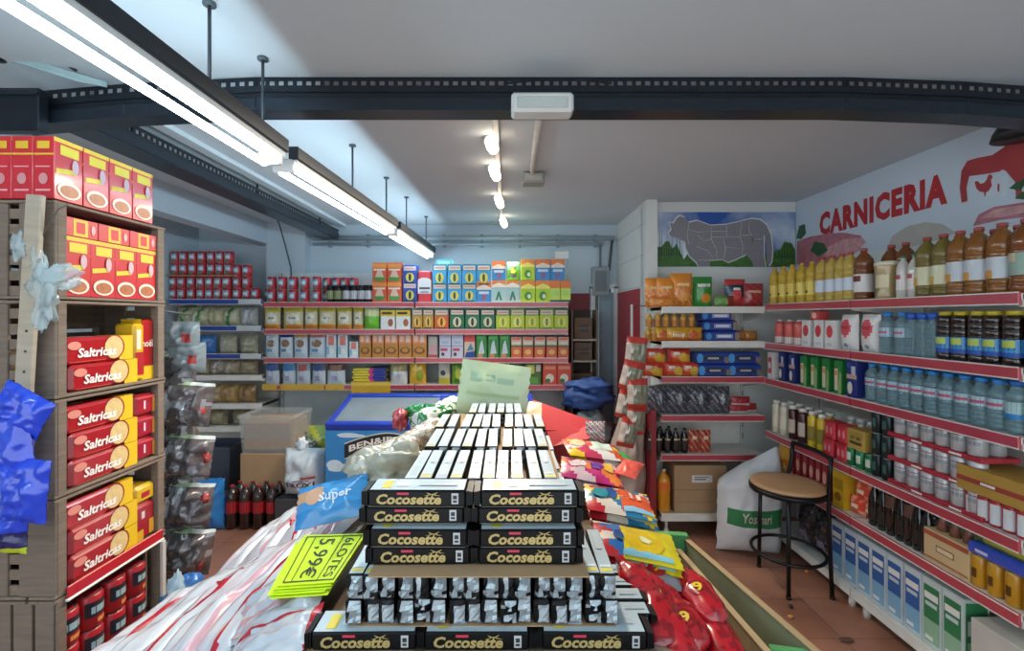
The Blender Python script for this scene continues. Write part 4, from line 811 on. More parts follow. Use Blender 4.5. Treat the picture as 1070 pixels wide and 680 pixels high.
# second shelf
def pasta(sd): return lambda w_, d_, h_: bag('pasta_bag', 'pasta bag', w_, h_, .08, lambda u, v: mat('c8b83a', rough=.3, coat=.5) if v > .75 or u < .12 else (mat('d8882c', rough=.3, coat=.5) if v < .22 else mat('c8c4a0', rough=.3, coat=.5)), seed=sd, decals=[('e', .5, .5, .36, .22, mat('dcdcd2', rough=.3, coat=.5)), ('r', .3, .46, .7, .54, mat('8a9a6a'))])
for i, (a, b) in enumerate([(275, 292), (295, 316), (317, 331), (332, 350), (351, 367), (368, 379)]): bgp(pasta(70+i), a, b, 320.5, 1, f'{ORD[i]} clear pasta bag with yellow top, counted from the blue shelving', 'pasta bags', .05)
bgp(lambda w_, d_, h_: bag('green_bag', 'bag', w_, h_, .08, lambda u, v: mat('6ab82c', rough=.3, coat=.5) if v < .55 else mat('c8d09a', rough=.3, coat=.5), seed=77), 380, 396, 320, 1, 'bright green bag beside the pasta bags', None, .04)
T_wy = {'f': [('r', 0, .68, 1, 1, mat('d8b82a')), ('r', .1, .78, .8, .9, mat('3a3020')), ('e', .7, .35, .18, .2, mat('9a5a3a'))]}
for i, a in enumerate([397.5, 413.5]): bgp(simple('white_yellow_box', 'd8dcdc', T_wy), a, a+15.5, 324, 1, f'white box with yellow top and brown picture, {["next to the green bag","next to the gold boxes"][i]}')
T_go = tea('b87a2c', '6a7a6a', 'd8b85a', '5a2a1a'); T_ro = tea('c85a2a', '5a8a7a', 'e0b84a', '8a2a1a')
for i, a in enumerate([430.5, 442]): bgp(simple('gold_box', 'b88a3a', T_go), a, a+11.2, 322.5, 1, f'gold tea box, {["first","second"][i]} of two on the second back shelf')
bgp(simple('orange_tea_box', 'c85a2a', T_ro), 454, 469, 322.5, 1, 'orange-red tea box beside the dark green ones')
for i, a in enumerate([470, 486, 502]): bgp(simple('green_box', '1f6a4a', T_gn), a, a+15.5, 322.5, 1, f'{ORD[i]} dark green tea box, counted from the orange-red box', 'dark green tea boxes')
for i, a in enumerate([518, 533.3, 548.6, 563.8, 579]): bgp(simple('lime_tea_box', 'b8c832', T_lm if i % 2 == 0 else T_lp), a, a+15, 322.5, 1, f'{ORD[i]} lime tea box of the second back shelf, from the dark green boxes', 'lime tea boxes')
# third shelf
def nutbag(sd, top): return lambda w_, d_, h_: bag('nut_bag', 'nut bag', w_, h_, .06, lambda u, v: mat(top, rough=.35) if v > .85 else (mat('c2d4e0', rough=.3, coat=.4)), seed=sd, decals=[('e', .5, .6, .34, .16, mat('8a6a50', var=.5, scale=60)), ('r', .15, .25, .6, .38, mat('6a9ac0'))])
for i, (a, b, tp) in enumerate([(276, 290, 'c8d4dc'), (291, 305, '2a3a8a'), (306, 320.5, 'd8a060'), (322, 339.5, 'c87a70')]): bgp(nutbag(80+i, tp), a, b, 349, 2, f'{ORD[i]} white bag with nut picture, counted from the blue shelving', 'white nut bags', .05)
T_wp = {'f': [('r', .2, .55, .8, .95, mat('d87a6a')), ('r', .0, .15, .3, .5, mat('8ab8d0')), ('r', .4, .2, .8, .4, white)]}
for i, (a, b) in enumerate([(341, 351.5), (353, 363.5), (365, 374.5)]): bgp(simple('white_carton', 'c8dce4', T_wp, 'carton'), a, b, 350 if i < 2 else 357, 2, f'{ORD[i]} white and pink carton, counted from the nut bags', 'white and pink cartons')
T_bn = {'f': [('r', 0, .62, 1, 1, mat('d8845a')), ('r', .1, .7, .4, .95, mat('e0b8a0')), ('r', .55, .68, .85, .98, mat('d8c4b8')), ('e', .5, .32, .4, .16, mat('7a4a22')), ('e', .5, .34, .24, .1, mat('b8803a'))]}
for i, (a, b) in enumerate([(375.5, 388), (389, 401.5), (402, 416), (416.5, 430.5), (431, 446)]): bgp(simple('biscuit_box', 'b8803a', T_bn), a, b, 350, 2, f'{ORD[i]} brown biscuit box with orange top, third back shelf, from the white cartons', 'brown biscuit boxes')
bgp(simple('grey_bag_box', 'a8a49a', {'f': [('e', .5, .4, .3, .2, mat('c88a98')), ('r', 0, .0, 1, .15, mat('a84a4a'))]}, 'pack', .01), 447, 457.5, 351, 2, 'pale grey pack between the biscuit boxes and the lilac boxes')
T_vi = {'f': [('r', 0, .5, 1, .54, mat('8a94a8')), ('r', .2, .62, .8, .75, mat('9ab0c8')), ('r', .1, .3, .7, .42, mat('b84a5a')), ('e', .3, .16, .15, .08, mat('4a3a3a'))]}
for i, a in enumerate([459, 471.8]): bgp(simple('lilac_box', 'bcbfd2', T_vi), a, a+12.5, 350, 2, f'pale lilac box, {["first","second"][i]} after the brown biscuit boxes')
bgp(simple('red_blue_box', 'c8b8a0', {'f': [('r', 0, .7, 1, 1, mat('c8403a')), ('p', [(0, 0), (1, 0), (1, .3), (.2, .25)], mat('1f3f8a')), ('p', [(.2, .3), (.9, .35), (.6, .65)], mat('4a7a9a'))]}), 485, 496.5, 350, 2, 'red, cream and blue box beside the green soup boxes')
T_gs = {'f': [('p', [(.2, .15), (.8, .2), (.55, .8), (.35, .6)], mat('b8c8d0')), ('r', .1, .82, .8, .94, mat('4ab04a')), ('e', .4, .1, .25, .08, mat('c87a4a'))]}
for i, a in enumerate([497.3, 509.6, 521.6]): bgp(simple('green_soup_box', '2f7a3a', T_gs), a, a+11.8, 350, 2, f'{ORD[i]} green box with white splash, third back shelf', 'green soup boxes')
T_ow = {'f': [('r', 0, .6, 1, 1, mat('c8b8a0')), ('r', 0, .52, 1, .6, mat('3a6a4a')), ('r', .1, .85, .9, .97, mat('d8624a')), ('r', .1, .66, .9, .76, mat('d8d4c8')), ('e', .5, .28, .3, .12, mat('e0b070'))]}
for i, a in enumerate([534, 546, 558.3, 570.7, 583]): bgp(simple('orange_white_box', 'd0643a', T_ow), a, a+11.4, 352, 2, f'{ORD[i]} orange and cream box, third back shelf, from the green soup boxes', 'orange and cream boxes')
# fourth shelf
def ricebag(sd, mid, topc): return lambda w_, d_, h_: bag('rice_bag', 'rice bag', w_, h_, .07, lambda u, v: mat(topc, rough=.3, coat=.4) if v > .6 else mat('b8c8d4', rough=.3, coat=.4), seed=sd, decals=[('r', .15, .55, .85, .8, mat(mid)), ('r', .25, .15, .6, .35, mat('9a9ac0'))])
for i, (a, b, m1, m2) in enumerate([(276, 291, '3a5a9a', '4a6a9a'), (294, 308, '3a7ab8', '5a9ac8'), (308.5, 323.5, 'b85a58', '9ab8c8'), (325, 339.5, '2a4a8a', '6a747c'), (341, 360, '8a6a5a', '6a3a3a')]):
    bgp(ricebag(90+i, m1, m2), a, b, 376, 3, ['blue and white bag nearest the blue shelving', 'white bag with light blue panel', 'white bag with red panel', 'grey bag with navy panel', 'brown clear bag with dark red edges'][i]+', lowest back shelf', None, .05)
cp = MB()
for i in range(5): pass
kfp = lambda cc, nm: carton(nm, 'flat pack', .36, .2, .028, mat(cc, rough=.3, coat=.5), {'f': [('r', .5, 0, .62, 1, mat('c8327a')), ('r', .62, 0, 1, 1, mat('24308a'))], 't': [('r', .5, 0, 1, 1, mat('24308a'))]}, .008)
kp = kfp('d0c02c', 'flat_yellow_pack')
for i in range(6): kp.put((PX(384, BY)+.01*(i % 2), BY+.13, BT[3]+.001+i*.03), f'flat yellow and navy pack, {["bottom","second from bottom","third from bottom","fourth from bottom","fifth from bottom","topmost"][i]} of its pile', .05*(i % 2))
bgp(lambda w_, d_, h_: bag('clear_bag', 'bag', w_, h_, .08, lambda u, v: mat('a8a070', rough=.25, coat=.6) if v > .55 else mat('c8ccd0', rough=.25, coat=.6), seed=97, wr=.5), 407, 425, 378, 3, 'clear bag with white contents beside the flat packs')
bgp(lambda w_, d_, h_: bag('yellow_bag', 'bag', w_, h_, .08, lambda u, v: mat('d8a82a', rough=.3, coat=.5), seed=98, decals=[('e', .65, .4, .25, .25, mat('8a9a2c')), ('r', .15, .6, .55, .8, mat('e0c05a'))]), 427, 445, 378, 3, 'mustard yellow bag on the lowest back shelf')
bgp(lambda w_, d_, h_: bag('grey_packet', 'packet', w_, h_, .05, lambda u, v: mat('c8c4b4', rough=.35) if v > .3 else mat('b8b03a', rough=.35), seed=99, decals=[('e', .4, .5, .25, .12, mat('3a4a4a'))]), 457.5, 470, 378, 3, 'pale packet with yellow foot beside the green bags')
for i, a in enumerate([471.5, 487]): bgp(lambda w_, d_, h_: bag('green_bag', 'bag', w_, h_, .07, lambda u, v: mat('6a9a2a', rough=.35, coat=.4), seed=101+i, decals=[('e', .5, .5, .25, .25, mat('b8c03a')), ('r', .2, .1, .8, .25, mat('3a7a2a'))]), a, a+14, 379, 3, f'green bag with yellow centre, {["first","second"][i]} of two on the lowest back shelf')
T_ol = {'f': [('r', 0, .55, 1, 1, mat('4a4a28')), ('r', .2, .75, .85, .85, mat('c8c4a0')), ('r', .1, .3, .9, .5, mat('8a9a3a')), ('r', 0, .5, 1, .55, mat('2a2a1c'))]}
bgp(simple('dark_jar_box', '3f4424', T_ol, 'jar box', .014), 501, 516, 379, 3, 'darkest olive jar box on the lowest back shelf')
for i, a in enumerate([517, 531.5]): bgp(simple('olive_box', '7a8030', T_ol), a, a+14, 379, 3, f'olive box, {["nearer the dark jar box","nearer the green packet"][i]}')
bgp(simple('green_packet', '4a6a34', {'f': [('r', .2, .5, .6, .9, mat('c8c050')), ('r', .1, .05, .8, .35, mat('5a9a3a')), ('r', .7, .6, .95, .9, mat('c8b8b0'))]}, 'packet', .01), 547, 566, 379, 3, 'dark green packet with yellow panel before the red boxes')
T_rd = {'f': [('e', .5, .3, .3, .2, mat('d8d4c0')), ('e', .35, .18, .2, .1, mat('3a6a3a')), ('r', .1, .7, .9, .85, mat('e08a6a'))]}
for i, a in enumerate([567, 582]): bgp(simple('red_box', 'd04a34', T_rd), a, a+15, 379, 3, f'red box with white plate picture, {["beside the dark green packet","at the door end of the lowest shelf"][i]}')
# yellow strips and hanging yellow card
mb = MB()
for a, b in ((275, 290), (294, 339), (341, 360)): mb.box((PX((a+b)/2, BY), BY-.017, BT[3]-.02), (bw(a, b), .004, .068), mat('c8a03a', rough=.4))
setp(obj('yellow_strip', mb), 'yellow paper strips on the edge of the lowest back shelf', 'price strip')
mb = MB(); mb.box((PX(388, BY), BY-.02, BT[3]-.04), (.42, .006, .16), mat('c8a024', rough=.4)); mb.box((PX(388, BY), BY-.024, BT[3]+.01), (.42, .004, .03), mat('d8b84a', rough=.4)); mb.box((PX(388, BY), BY-.021, BT[3]-.11), (.36, .004, .07), mat('b8902a', rough=.4))
setp(obj('yellow_card', mb), 'yellow card hanging from the lowest back shelf over the freezer', 'card')

# ================================================================ BLUE SHELVING PRODUCTS
def lp(kind, px, shelf, label, group=None, dy=.06, z=None, rot=None, rz=0): return kind.put((PX(px, BY+.03), BY+.01+dy, (LT[shelf] if z is None else z)+.001), label, rz, group, rot=rot)
KC2 = krw('milk_can', .126)
ct_ = MB(); ct_.box((0, 0, .006), (.8, .22, .012), CARD); KTy = Kind('cardboard_sheet', 'cardboard', ct_)
lv = [0, .128, .272, .4]
for t_ in range(4):
    pxs = [181, 190, 200, 210, 219, 228, 237] if t_ < 2 else [183, 192, 201.5, 211, 221, 230, 239]
    for i, px in enumerate(pxs):
        KC2.put((PX(px, BY+.06), BY+.075, LT[0]+lv[t_]+.001), f'red milk can, {["bottom","second","third","top"][t_]} tier above the blue edge, {ORD[i]} from the crates', .3, 'red milk cans on the blue shelving')
KTy.put((PX(210, BY+.06), BY+.11, LT[0]+.256), 'cardboard sheet between the tiers of red milk cans')
for i, (px, z_) in enumerate([(247, 0), (247, .128), (247, .256), (257, 0), (257, .128), (257, .256), (266, 0), (270, .128)]): 
    if i < 7: KC2.put((PX(px, BY+.06), BY+.09, LT[0]+z_+.001), ['bottom can of the column after the tall stack', 'middle can of the column after the tall stack', 'top can of the column after the tall stack', 'bottom can of the last full column', 'middle can of the last full column', 'top can of the last full column', 'single red can at the end of the blue-edged top shelf'][i], .2)
KC2.put((PX(273, BY+.06)+.02, BY+.2, LT[0]+.001), 'single red can standing back at the joint of blue and red shelving', .1)
def grain(base, stripe, sd, wr=.4): return lambda w_, h_: bag('grain_bag', 'grain bag', w_, h_, .13, lambda u, v: mat(stripe, rough=.3, coat=.5) if abs(u-.3-.3*v) < .09 else mat(base, rough=.3, coat=.5, var=.3, scale=40), seed=sd, wr=wr)
lay = [
 (1, [(192, 'b0b08c', '3a7a44'), (208, 'b4b492', '4a8a4a'), (224, 'b8b48e', 'a8a880'), (240, 'b4b494', '2f7a3c'), (258, 'a8acac', 'c8ccd0')], .2, 'grain bag'),
 (2, [(198, 'c8d0cc', '3a8a4a'), (214, '3a78c0', '6aa0d8'), (236, 'a8a690', 'b8b6a0'), (258, '989880', 'a8a890')], .2, 'flat bag'),
 (3, [(190, 'a89c84', 'b0a48c'), (207, 'a89a80', 'a0947c'), (226, '8f8878', 'd0ccc4'), (240, '988c74', 'c0bcb0'), (258, '90846c', 'a09478')], .16, 'beige bag'),
 (4, [(208, '8a8478', 'b8402c'), (222, 'a08a60', '8a7450'), (238, 'a88c58', '8a6c40'), (256, '907448', '7a6038')], .2, 'nut bag'),
 (5, [(205, '7a8a80', '8a9a90'), (226, '8a8464', '9a9474'), (250, '807a60', '908a70')], .17, 'sack')]
for sh_, its, hh, nm in lay:
    for i, (px, b_, s_) in enumerate(its):
        k = grain(b_, s_, 110+sh_*10+i)(.19, hh)
        lp(k, px, sh_, f'{ORD[i]} {["","green-striped grain bag","flat see-through bag","beige grain bag","brown nut bag","greenish flat sack"][sh_]} from the crates, {["","second","third","fourth","fifth","lowest"][sh_]} shelf of the blue unit', None, .07)
# ================================================================ CRATES ON THE LEFT
KX, KY0, KY1, KD, TH = -1.6, 1.66, 2.2, .31, .356
KZ = [.203+TH*i for i in range(6)]
def crate(z, label, base=False):
    r = bpy.data.objects.new('wooden_crate', None); C.objects.link(r); r.location = (KX, KY0, z); setp(r, label, 'crate', 'wooden crates stacked as shelves')
    L = KY1-KY0; h = TH-.004
    for y in (.012, L-.012):
        e = MB()
        if base:
            for i in range(4): e.box((-.045-i*.077, y, h/2), (.066, .014, h-.02), WOOD, .002)
        else:
            e.box((-.07, y, h/2), (.13, .016, h-.02), WOOD, .003); e.box((-KD+.07, y, h/2), (.13, .016, h-.02), WOOD, .003)
            for i in range(6): e.box((-KD/2, y+.004, .03+i*.055), (KD-.02, .008, .035), WOODH)
        obj('end_board', e, r)
    for y in (.03, L-.03):
        for x in (-.02, -KD+.02):
            p = MB(); p.box((x, y, h/2), (.035, .035, h-.02), WOOD, .002); obj('corner_post', p, r)
    for k, zz in enumerate((.006, h-.006)):
        for i in range(3):
            s_ = MB(); s_.box((-.05-i*.105, L/2, zz), (.095, L, .011), WOODH, .002); obj('side_slat', s_, r)
    for i in range(3):
        b = MB(); b.box((-KD+.006, L/2, .06+i*.115), (.01, L, .1), WOODH, .002); obj('bottom_slat', b, r)
    return r
lab = ['bottom wooden crate of the stack, near the floor', 'wooden crate holding red tins, second from the floor', 'wooden crate holding cracker packs above the white rail', 'wooden crate with three cracker packs and red packs beside them', 'wooden crate with two cracker packs and upright packs', 'topmost wooden crate holding tall red boxes']
for i, z in enumerate(KZ): crate(z, lab[i], i < 2)
mb = MB(); mb.box((KX-.15, 1.93, .1), (.34, .6, .2), WOODH, .004); setp(obj('wooden_plinth', mb), 'wooden plinth under the crate stack', 'plinth')
# tall red boxes
cer_f = [('r', .0, .93, 1, 1, mat('d8b02a')), ('r', .2, .74, .85, .9, mat('d8c02c')), ('p', [(.05, .42), (.75, .47), (.75, .55), (.05, .5)], mat('d8c02c')), ('e', .5, .18, .42, .14, mat('e0d8c8')), ('e', .5, .17, .33, .1, mat('a8643c', var=.5, scale=60)), ('e', .7, .6, .12, .12, mat('c8a8b0'))]
cer_s = [('r', 0, .7, 1, .73, mat('d8b02a')), ('r', .2, .8, .8, .92, mat('d8b02a')), ('e', .5, .32, .22, .09, mat('c88a8a')), ('r', .15, .12, .85, .15, mat('e0a0a0')), ('r', .15, .5, .85, .52, mat('e0a0a0'))]
redb = mat('c2202c', rough=.38, coat=.2, name='red_printed_card')
KCE = carton('red_box', 'box', .112, .074, .222, redb, {'f': cer_f, 'r': cer_s, 'l': cer_s, 'b': cer_f, 't': [('r', .05, .1, .95, .9, mat('d8b02a'))]})
tz = KZ[5]+TH
for i in range(4):
    for j in range(2):
        KCE.put((KX-.045-j*.076, 1.72+i*.117, tz+.001), f'tall red box on top of the crates, {["front","back"][j]} row, {ORD[i]} from the near end', PI/2)
KCE.put((KX-.045-2*.076, 1.72, tz+.001), 'tall red box on top of the crates, third row at the near end', PI/2)
for i in range(4):
    KCE.put((KX-.05, 1.76+i*.112, KZ[5]+.013), f'tall red box inside the topmost crate, {ORD[i]} from the near end', PI/2)
KLI = carton('red_box', 'box', .15, .09, .07, redb, {'f': [('r', .3, .05, .7, .95, mat('d8b02a')), ('r', .38, .2, .62, .8, mat('c2202c')), ('e', .85, .5, .06, .25, mat('d8a0a0'))], 't': [('r', .1, .1, .9, .9, mat('d03a44'))]})
for i in range(3): KLI.put((KX-.055, 1.77+i*.153, KZ[5]+.013+.223), f'red box lying flat inside the topmost crate, {ORD[i]} from its near end', PI/2)
# crackers
crf = [('r', .78, 0, 1, 1, mat('e0b81e')), ('e', .7, .55, .16, .5, mat('8a1a1c')), ('e', .69, .55, .145, .46, mat('d8bc82', var=.3, scale=40)), ('e', .12, .7, .09, .16, mat('d88a7a')), ('t', 'Saltricas', .44, .42, .36, mat('f2ece6'), .56, .15, .03), ('r', .05, .08, .55, .11, mat('d84a3a'))]
red2 = mat('a8161f', rough=.3, coat=.5, name='red_cracker_film')
KCR = carton('cracker_pack', 'cracker pack', .31, .1, .1, red2, {'f': crf, 't': [('r', .78, 0, 1, 1, mat('e0b81e')), ('t', 'Saltricas', .4, .5, .3, mat('e8ded8'), .5, .1, .02)], 'l': [('r', .2, .3, .8, .7, mat('d8c8c0'))]}, .012)
nm3 = ['bottom', 'middle', 'top']
for t_, (ci, n, wh) in enumerate([(2, 3, 'above the white rail'), (3, 3, 'in the middle crate'), (4, 2, 'in the crate below the tall red boxes')]):
    for k in range(n):
        KCR.put((KX-.06, 1.865+(.02 if k < n-1 else -.005), KZ[ci]+.013+k*.102), f'{nm3[k] if n == 3 else ["lower","upper"][k]} red cracker pack lying lengthwise {wh}', PI/2)
KCV = carton('cracker_pack', 'cracker pack', .085, .09, .27, red2, {'f': [('r', 0, .0, 1, .22, mat('e0b81e')), ('r', .55, .22, .8, .95, mat('8a1a1c')), ('t', 'noël', .4, .6, .12, mat('f0e6dc'), .7)], 'l': [('r', 0, .7, 1, 1, mat('e0b81e'))], 't': [('r', 0, 0, 1, 1, mat('e0b81e'))]}, .01)
KCV2 = carton('cracker_pack', 'cracker pack', .06, .09, .25, mat('d8ac1e', rough=.3, coat=.5), {'f': [('r', .1, .1, .9, .5, mat('a8161f')), ('r', .2, .55, .6, .9, mat('e8d8c0'))]}, .01)
KCV2.put((KX-.06, 2.06, KZ[4]+.013), 'yellow upright cracker pack beside the lengthwise ones', PI/2)
KCV.put((KX-.07, 2.125, KZ[4]+.013), 'red upright cracker pack at the far end of its crate', PI/2)
KRE = carton('red_pack', 'pack', .125, .1, .095, mat('a01826', rough=.28, coat=.6), {'f': [('r', .42, .3, .5, .7, mat('d8ccd0')), ('r', .82, .1, .95, .9, mat('c8902a')), ('r', .1, .8, .9, .9, mat('c84a54'))]}, .014)
for k in range(3): KRE.put((KX-.07, 2.1, KZ[3]+.013+k*.098), f'{nm3[k]} dark red pack beside the cracker packs in the middle crate', PI/2)
KYE = carton('red_pack', 'pack', .12, .1, .16, mat('a01826', rough=.28, coat=.6), {'f': [('r', .0, .0, .4, .3, mat('d8a82a')), ('r', .3, .6, .45, .8, mat('d8ccd0')), ('r', .65, .1, .9, .5, mat('c8902a'))]}, .014)
KYE.put((KX-.07, 2.1, KZ[2]+.013), 'dark red pack beside the crackers above the white rail', PI/2)
KYT = carton('yellow_pack', 'pack', .12, .1, .08, mat('d8b020', rough=.28, coat=.6), {'f': [('r', .3, .3, .7, .6, mat('a8202a'))]}, .014)
KYT.put((KX-.07, 2.1, KZ[2]+.013+.163), 'yellow pack on the dark red pack above the white rail', PI/2)
mb = MB(); mb.box((KX+.004, 1.935, KZ[2]+.004), (.008, .47, .044), mat('b81f2a', rough=.3, coat=.4), .003); mb.box((KX+.006, 1.935, KZ[2]-.022), (.014, .48, .01), mat('dcdad4', rough=.4), .003)
setp(obj('shelf_rail', mb), 'red shelf rail with white lower edge on the crate above the tins', 'shelf rail')
mb = MB(); mb.box((KX+.015, 2.16, KZ[1]+.2), (.012, .02, .26), mat('c8c6c0', rough=.4)); mb.box((KX+.015, 2.16, KZ[1]+.05), (.016, .022, .06), mat('3a78a8', rough=.4))
setp(obj('strip_tag', mb), 'white and blue paper strip hanging from the shelf rail', 'tag')
KTI = can('red_tin', 'tin', .05, .13, mat('b0202a', rough=.35, coat=.2), mat('4a4448'), [(-1.1, 1.0, .35, .8, mat('2a2a34', rough=.3)), (-.7, .6, .45, .65, mat('9ab8c0', rough=.3)), (-.3, 1.2, .15, .28, mat('d88a4a', rough=.3))])
for t_ in range(2):
    for i in range(4): KTI.put((KX-.055, 1.74+i*.108, KZ[1]+.013+t_*.134), f'{["lower","upper"][t_]} red tin in the crate under the white rail, {ORD[i]} from the near end', PI/2+.1*i)
for i in range(3): KTI.put((KX-.2, 1.76+i*.13, KZ[1]+.013+.0), f'red tin in the back row under the white rail, {ORD[i]} from the near end', PI/2)
# leaning board, tied plastic bag, hanging blue bags
mb = MB(); a, b = P(14, 276, 1.56), P(-4, 436, 1.56); mb.box((0, 0, (a.z+b.z)/2), (.055, .02, a.z-b.z+.5), mat('a89c8a', rough=.8, var=.25, scale=5, stretch=(1, 1, 8)), .003)
for i in range(3): mb.box((.006, -.0105, a.z-.22-i*.07), (.008, .002, .008), mat('3a302a'))
lb = obj('wooden_board', mb); lb.location = (a.x-.0, 1.62, 0); lb.rotation_euler = (0, .06, 0); lb.location.x = a.x-.06*a.z; setp(lb, 'pale wooden board standing against the near end of the crates', 'board')
def film_bag(pts, name, label, m, seed=0, cat='bag'):
    return None
wf_ = mat('c4d8dc', rough=.15, alpha=.4, coat=.8, name='thin_white_plastic')
def crumple(center, rad, m, seed, amp=.35, seg=26, rings=16, freq=2.2, mb=None):
    mb = mb or MB(); cx, cy, cz = center; rx, ry, rz = rad; vs = []; fs = []
    for j in range(rings+1):
        th = PI*j/rings
        for i in range(seg):
            ph = 2*PI*i/seg; d = Vector((math.sin(th)*math.cos(ph), math.sin(th)*math.sin(ph), -math.cos(th)))
            k = 1+amp*noise.noise(d*freq+Vector((seed*3.1, seed, 0)))+amp*.5*noise.noise(d*freq*2.7+Vector((seed, 9, seed)))
            vs.append(Vector((cx+d.x*rx*k, cy+d.y*ry*k, cz+d.z*rz*k)))
    for j in range(rings):
        for i in range(seg): fs.append((j*seg+i, j*seg+(i+1) % seg, (j+1)*seg+(i+1) % seg, (j+1)*seg+i))
    mb.add(vs, fs, m, True); return mb
q = P(40, 290, 1.62)
mb = crumple((q.x+.02, q.y, q.z-.06), (.04, .02, .1), wf_, 3, .8); crumple((q.x+.07, q.y, q.z+.0), (.075, .02, .04), wf_, 5, .6, mb=mb)
crumple((q.x-.005, q.y, q.z+.06), (.018, .015, .05), wf_, 6, .5, mb=mb); mb.tube([q+Vector((-.01, 0, .1)), q+Vector((.05, .02, .24)), (q.x+.075, 1.655, KZ[5]+TH-.02)], .003, mat('55504a'))
setp(obj('plastic_bag', mb), 'thin white plastic bag tied to the near end of the topmost crate', 'plastic bag')
q = P(17, 247, 1.6); mb = crumple((q.x, q.y+.01, q.z-.03), (.025, .012, .045), wf_, 8, .6)
setp(obj('plastic_scrap', mb), 'knotted scrap of white plastic above the pale wooden board', 'plastic scrap')
bluef = mat('1440c8', rough=.16, coat=.8, var=.3, scale=10, name='blue_plastic_film'); navyf = mat('141f5a', rough=.25, coat=.5); limef = mat('b8c828', rough=.3, coat=.4)
Kb = []
fb0 = lambda u, v: bluef
fb1 = lambda u, v: limef if v < .14 else (navyf if v < .45 else bluef)
for i, (px, py, sx, sz, rt, f_, lbl) in enumerate([
    (22, 512, .15, .2, .1, fb0, 'lower blue plastic bag hanging beside the crates'), (14, 462, .17, .2, -.15, fb0, 'middle blue plastic bag hanging beside the crates'),
    (20, 424, .17, .13, .5, fb0, 'uppermost blue plastic bag with its corner sticking out'), (12, 545, .16, .17, .05, fb1, 'blue bag with navy band and lime edge, lowest of the hanging ones')]):
    q = P(px, py, 1.47+.02*i); k = bag('blue_bag', 'plastic bag', sx, sz, .06, f_, seed=200+i, wr=.9, nu=16, nv=16, decals=[('r', .2, .18, .6, .24, mat('8fa0c8'))] if i == 3 else ())
    k.put((q.x, q.y-.01*i, q.z-sz/2), lbl, 0, rot=(0, rt, 0))
# strip of hanging bags beside the crates
st = MB(); sy = 2.42; st.box((PX(190, sy), sy+.075, 1.26), (.02, .004, 1.34), mat('8a8e8c', rough=.3)); st.tube([(PX(190, sy), sy+.075, 1.93), (KX-.02, 2.19, 1.95)], .005, mat('4a4a4a'))
setp(obj('hanging_strip', st), 'long hanging strip clipped beside the crates carrying clear bags', 'hanging strip')
gdk = lambda sd: (lambda u, v: (mat('c8d0cc', rough=.35) if u > .5 else mat('9ab88a', rough=.35)) if v > .9 else (mat('5c5656', rough=.14, coat=.9, var=.6, scale=34) if (noise.noise(Vector((u*5, v*5, sd))) > -.3) else mat('8a8a90', rough=.12, coat=.9, var=.3)))
rows_ = [(395, 0), (425, 1), (452, 0), (480, 1), (505, 0), (530, 1), (555, 0), (578, 1), (600, 0)]
for i, (py, s_) in enumerate(rows_):
    k = bag('nut_bag', 'clear bag', .215, .22, .14, gdk(i), seed=220+i, wr=.8, nu=14, nv=14, decals=())
    q = P(190+(8 if s_ else -6), py+14, sy-.02*s_); k.put((q.x, q.y-.035*(i % 2), q.z-.02), f'clear bag of dark dried goods on the hanging strip, {ORD[i]} from the top', 0, rot=(-.1, .12*(1 if s_ else -1), .25*(1 if s_ else -1)))
for i, (px, py) in enumerate([(210, 430), (216, 478), (214, 520), (208, 590), (190, 610)]):
    q = P(px, py, sy-.07); mb = crumple((0, 0, 0), (.02, .014, .022), mat('a83430', rough=.25, coat=.6), 240+i, .7, 14, 10)
    o = obj('red_label', mb); o.location = q; setp(o, f'small red label packet on the hanging strip, {ORD[i]} from the top', 'packet')
for i, (px, py) in enumerate([(190, 350), (196, 372)]):
    q = P(px, py, sy-.02); k = bag('clear_packet', 'clear bag', .17, .15, .07, lambda u, v: mat('a8302a', rough=.3) if (.6 < u < .85 and .3 < v < .55) else mat('8f9a9e', rough=.12, coat=.9, alpha=.85), seed=250+i, wr=.9)
    k.put((q.x, q.y, q.z-.08), ['clear packet with red print at the top of the hanging strip', 'second clear packet with red print near the top of the hanging strip'][i], .2)

# ================================================================ FAR FLOOR: freezer, tubs, soda, bags
FY0, FY1 = 4.12, 4.76; fx0, fx1 = PX(340, FY0), PX(560, FY0); zf = PZ(446, FY0); zb_ = PZ(414, FY1)
bl_f = mat('2f86c8', rough=.3, coat=.3, name='sky_blue_print'); rim = mat('1a3fb0', rough=.3, coat=.4, name='blue_freezer_rim')
fz = bpy.data.objects.new('ice_cream_freezer', None); C.objects.link(fz); fz.location = ((fx0+fx1)/2, FY0, 0); W = fx1-fx0; D = FY1-FY0
setp(fz, 'blue ice cream chest freezer with sloping glass lid behind the display', 'freezer')
b = MB(); b.add([(-W/2, 0, .1), (W/2, 0, .1), (W/2, D, .1), (-W/2, D, .1), (-W/2, 0, zf-.03), (W/2, 0, zf-.03), (W/2, D, zb_-.03), (-W/2, D, zb_-.03)], [(0, 3, 2, 1), (0, 1, 5, 4), (1, 2, 6, 5), (2, 3, 7, 6), (3, 0, 4, 7)], bl_f)
b.box((0, D/2, .05), (W-.06, D-.06, .1), mat('24262a'))
b.box((-W/2+.16, -.004, .2), (.14, .008, .12), mat('1a2430', rough=.5))
cab = obj('cabinet', b, fz)
def fel(mbx, cx, cz, rx, rz, m, e=.003): mbx.add([(cx+rx*math.cos(t*PI/10), -e, cz+rz*math.sin(t*PI/10)) for t in range(20)], [tuple(range(20))], m)
cl_ = mat('c8dce8', rough=.4)
